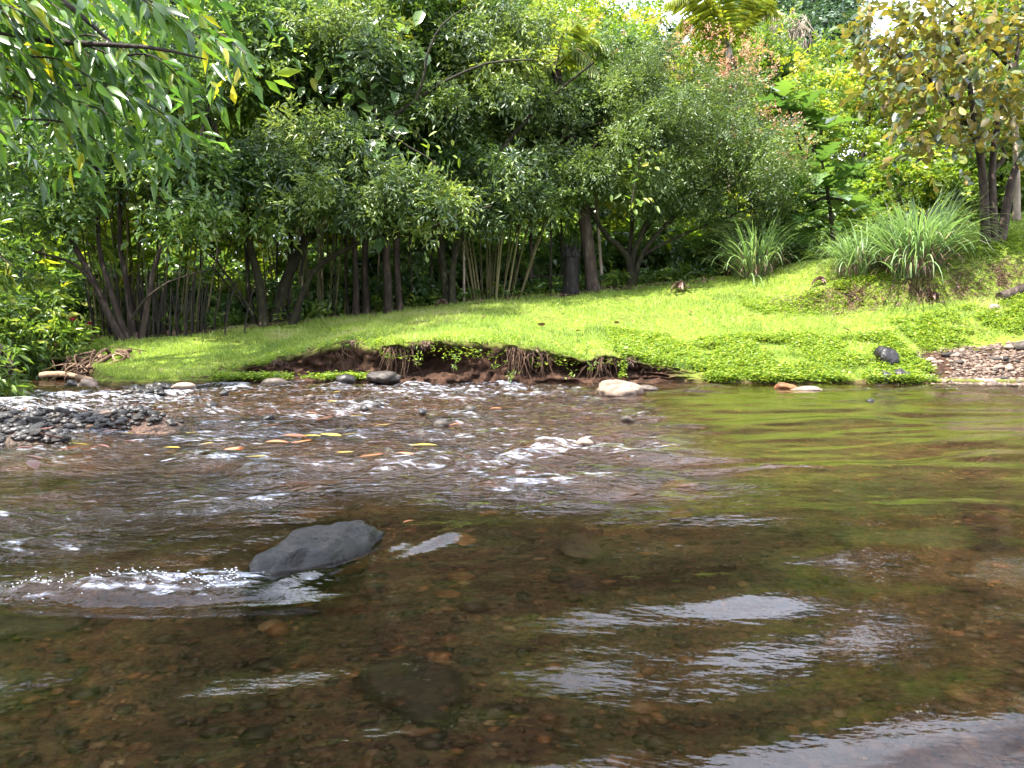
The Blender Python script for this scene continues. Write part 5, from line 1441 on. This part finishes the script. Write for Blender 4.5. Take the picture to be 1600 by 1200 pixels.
a = P(1565, 412, 13.2); log('fallen_log', [a[0], 13.2, ground_at(a[0], 13.2) + .06], [a[0] + .9, 13.5, ground_at(a[0] + .9, 13.5) + .12], .10, M['bark_brown'], 'short brown log lying across the upper lawn')
for k, (x, Y, s) in enumerate([(1550, 13.0, .09)]):
    xx_ = (x - 800) / 1200 * Y; rock('stone', (xx_, Y, ground_at(xx_, Y) + .03), (s, s * .8, s * .7), M['stone_pale'], 'small pinkish stone at the end of the brown log', 'stone', sub=2, seed=90)
a = P(690, 437, 18.3); log('dead_branch', P(805, 437, 18.0), P(892, 430, 17.7), .03, M['bark_dark'], 'dead horizontal branch propped between the thin poles and the stump', 'branch', False)
a = base_at(800, 17.9); log('dead_branch', a + [0, 0, .1], P(850, 440, 17.9), .05, M['bark_dark'], 'dark fallen branch slanting up among the thin poles', 'branch')

# black broken stump
b = base_at(892, 17.0)
root = thing('stump', b, 'black hollow broken stump standing against the ringed palm', 'stump')
mb = MB(); q = np.array([b, b + [.0, 0, .3], b + [.0, 0, .6], b + [.02, 0, .95]])
mb.tube(q, [.2, .17, .16, .15], 14, wob=.12, cap=False); link('trunk', mb.mesh('trunk', M['charred'], False, b), root)
for k in range(9):
    an = k * .7; s = b + np.array([math.cos(an) * .14, math.sin(an) * .14, .85]); mb = MB()
    mb.tube(smooth_path([s, s + [rng.normal() * .03, 0, .12], s + [rng.normal() * .06, 0, rng.uniform(.15, .35)]], 5), [.06, .05, .04, .025, .01][:5], 5); link('splinter', mb.mesh('splinter', M['charred'], True, b), root)

# dry debris on the lawn: curled palm sheaths and heaps
def curl(c, label, s=1.0):
    root = thing('dry_sheath', c, label, 'dead leaf')
    for k in range(7):
        a0 = rng.random() * 6.28; L = .32 * s * rng.uniform(.7, 1.2); w = .07 * s
        t = np.linspace(0, 1, 7); d = np.array([math.cos(a0), math.sin(a0) * .6, 0]); sd = np.array([-d[1], d[0], .2])
        pth = c + d * (t[:, None] - .4) * L + np.array([0, 0, 1.]) * (.03 + .16 * s * np.sin(t * 2.6 + rng.random()) * rng.uniform(.4, 1))[:, None]
        pth[:, 2] = np.maximum(pth[:, 2], c[2])
        ww = (w * np.sin(math.pi * (t * .8 + .12)))[:, None]
        V = np.concatenate([pth - sd * ww + [0, 0, .02], pth, pth + sd * ww + [0, 0, .03]])
        i = np.arange(6); F = np.concatenate([np.stack([i, 7 + i, 8 + i, i + 1], -1), np.stack([7 + i, 14 + i, 15 + i, 8 + i], -1)])
        link('sheath', np_mesh('sheath', V - c, np.zeros((0, 3), int), F, np.full(21, rng.random()), M['leaf_dead'], True), root)
for (x, Y, s, lab) in [(1060, 16.6, 1.2, 'heap of curled dry brown palm sheaths on the lawn by the vase tree'), (690, 16.4, .8, 'low heap of dark dry litter at the lawn edge below the forked tree'), (1277, 15.0, .8, 'dry brown litter lying on the lawn below the lobed leaf sapling'), (1455, 13.6, .7, 'orange brown dry leaf pile on the slope below the lemongrass clump')]:
    xx_ = (x - 800) / 1200 * Y; curl(np.array([xx_, Y, ground_at(xx_, Y) + .02]), lab, s)

# tarpaulin behind the sapling
c = base_at(1328, 18.6, 0)
root = thing('tarp', c, 'small blue grey tarpaulin peaked like a tent behind the lemongrass', 'tarp')
V = np.array([[-.42, -.25, .02], [.5, -.3, .02], [.1, .0, .52], [-.35, .35, .02], [.55, .3, .03], [-.15, -.12, .33], [.35, -.12, .3]])
me = np_mesh('sheet', V, np.array([[0, 1, 5], [1, 6, 5], [5, 6, 2], [0, 5, 3], [5, 2, 3], [1, 4, 6], [6, 4, 2], [2, 4, 3]]), np.zeros((0, 4), int), None, M['tarp'])
o = link('sheet', me, root); mo = o.modifiers.new('t', 'SOLIDIFY'); mo.thickness = .008
mb = MB(); mb.tube(np.array([[.1, 0, 0], [.1, 0, .51]]), .012, 6); link('pole', mb.mesh('pole', M['bark_pale'], True), root)

# ------------------------------------------------------------------ fallen leaves in and on the water
LIT = [make_leaf_mesh('fallen_leaf', M['leaf_litter'], .16, .065, 5, 'oval', .15, c, t) for c, t in ((.05, -.35), (-.1, -.1), (.1, .1), (.15, .3), (-.12, .45))]
def litter(px, py, s, k, rz, label, group=None, z=.012, tilt=0.15):
    p = PW(px, py, 0)
    h = float(water_h(np.array([p[0]]), np.array([p[1]]))[0][0])
    o = link('fallen_leaf', LIT[k], None, (p[0], p[1], h + z)); o.scale = (s, s, s); o.rotation_euler = (tilt * rng.normal(), tilt * rng.normal(), rz)
    return tag(o, label, 'leaf', group)
M_y = leaf_mat('leaf_litter_yellow', [(.45, .36, .03), (.55, .45, .05)], trans=.15, rough=.35, tboost=(1, 1, 1))
M_o = leaf_mat('leaf_litter_orange', [(.36, .12, .03), (.42, .17, .04)], trans=.15, rough=.35, tboost=(1, 1, 1))
M_b = leaf_mat('leaf_litter_brown', [(.09, .04, .02), (.14, .06, .03)], trans=.1, rough=.35, tboost=(1, 1, 1))
LY = [make_leaf_mesh('fallen_leaf', M_y, .2, .075, 5, 'oval', .12, c, .5) for c in (.03, -.06)]
LO = [make_leaf_mesh('fallen_leaf', M_o, .2, .085, 5, 'oval', .2, c, .5) for c in (.1, -.15)]
LBn = [make_leaf_mesh('fallen_leaf', M_b, .17, .085, 5, 'oval', .3, c, .5) for c in (.2, -.25)]
def lit2(px, py, s, me, rz, label, group=None, tilt=.06):
    p = PW(px, py, 0); h = float(water_h(np.array([p[0]]), np.array([p[1]]))[0][0])
    o = link('fallen_leaf', me, None, (p[0], p[1], h + .014)); s *= .72; o.scale = (s, s, s); o.rotation_euler = (tilt * rng.normal(), tilt * rng.normal(), rz)
    return tag(o, label, 'leaf', group)
lit2(640, 694, 1.2, LY[0], -1.4, 'single lemon yellow leaf floating clear of the others in the riffle')
lit2(345, 703, 1.0, LO[1], -.9, 'large upturned salmon orange leaf stuck in the riffle', tilt=.15)
lit2(382, 721, .8, LY[1], -1.2, 'small yellow leaf just downstream of the salmon orange one')
lit2(345, 656, 1.0, LBn[0], -1.5, 'dark maroon curled leaf floating off the tip of the gravel bar')
lit2(630, 828, .45, LO[0], -.6, 'rusty leaf caught where the wake of the boulder begins')
gy, go, gb = 'yellow leaves in the riffle', 'orange leaves in the riffle', 'brown leaves on the gravel bar'
for (x, y, s) in [(545, 655, .9), (520, 672, .7), (500, 684, 1.2), (470, 690, 1.0), (530, 682, .8), (585, 670, .8), (510, 630, .9), (525, 706, .7), (185, 655, .8), (215, 665, .7), (170, 648, .8), (110, 700, .9), (60, 690, .7), (255, 700, .8), (290, 678, .8), (310, 700, .6), (190, 676, .6), (520, 616, .6)]:
    lit2(x, y, s, LY[int(rng.integers(0, 2))], rng.uniform(-2, -1), 'yellow leaf drifting among the stones of the shallow riffle', gy)
for (x, y, s) in [(490, 660, 1.1), (470, 663, .9), (440, 688, 1.2), (415, 696, 1.0), (455, 700, .9), (560, 722, .9), (700, 668, .8), (620, 712, .8), (765, 638, .8), (480, 648, .7), (410, 672, .9), (120, 712, 1.1), (90, 705, 1.0)]:
    lit2(x, y, s, LO[int(rng.integers(0, 2))], rng.uniform(-2.2, -.8), 'orange brown leaf lying wet in the shallow riffle', go)
for (x, y, s) in [(20, 695, 1.0), (35, 705, 1.2), (80, 672, 1.1), (100, 678, 1.3), (60, 668, .9), (140, 640, 1.0), (10, 650, .9), (30, 640, 1.0), (200, 640, .9), (205, 650, .8), (45, 712, 1.1), (145, 690, .9), (220, 684, .9), (5, 712, 1.2), (115, 655, .8), (160, 668, .8), (70, 648, .9)]:
    p = PW(x, y, .06); o = link('fallen_leaf', LBn[int(rng.integers(0, 2))], None, (p[0], p[1], max(.0, float(bed_z(p[0], p[1]))) + .035)); s *= .65; o.scale = (s, s, s); o.rotation_euler = (.12 * rng.normal(), .12 * rng.normal(), rng.random() * 6)
    tag(o, 'brown curled leaf lying on the gravel bar', 'leaf', gb)
for (x, Y) in [(985, 14), (960, 13.6), (1045, 13.2), (1080, 14.6), (900, 13), (1105, 12.6), (880, 14.8), (1330, 13), (1450, 12.8), (1180, 14), (840, 13.2), (1380, 14), (1150, 15.5), (760, 14), (1500, 13.6)]:
    xx_ = (x - 800) / 1200 * Y
    o = link('fallen_leaf', LBn[int(rng.integers(0, 2))], None, (xx_, Y, ground_at(xx_, Y) + .07)); o.rotation_euler = (.3 * rng.normal(), .3 * rng.normal(), rng.random() * 6)
    tag(o, 'brown leaf lying on the sunlit lawn', 'leaf', 'brown leaves on the lawn')
# stones poking out of the riffle
for k, (x, y, r) in enumerate([(485, 622, .06), (527, 620, .06), (570, 640, .065), (590, 636, .07), (420, 655, .06), (330, 635, .09), (690, 665, .07), (1360, 628, .05), (660, 645, .06), (980, 657, .055), (300, 625, .08), (350, 616, .08), (735, 640, .06)]):
    p = PW(x, y); rock('riffle_stone', (p[0], p[1], .01), (r, r * .7, r * .55), M['stone_black'] if k % 3 else M['stone'], 'small wet stone just breaking the surface of the riffle', 'stone', 'stones in the riffle', sub=2, seed=110 + k, rot=k)
# foam thrown up behind the boulder
mb = MB(); V0, F0 = ICO[1]
n_ = 420
for k in range(n_):
    u = rng.random() ** 1.9
    x = -.74 - u * .75 + rng.normal() * .02; y = 2.0 - .03 * u + rng.normal() * (.035 + .03 * u)
    if noise(np.array(x / .05), np.array(y / .03), seed=5) < -.1: continue
    h = float(water_h(np.array([x]), np.array([y]))[0][0])
    s = rng.uniform(.0005, .0022) * (1 - .3 * u)
    mb.add(V0 * s * [2.4, 1, .8] + [x, y, h + abs(rng.normal()) * .012 * (1 - u)], F0)
def foam_mat():
    m, n, l, out = new_mat('foam')
    b_ = n.new('ShaderNodeBsdfPrincipled'); b_.inputs['Base Color'].default_value = (.8, .82, .85, 1); b_.inputs['Roughness'].default_value = .15
    l.new(b_.outputs[0], out.inputs['Surface']); return m
tag(link('foam', mb.mesh('foam', foam_mat(), True)), 'white foam and droplets tumbling off the end of the dark boulder', 'foam', kind='stuff')
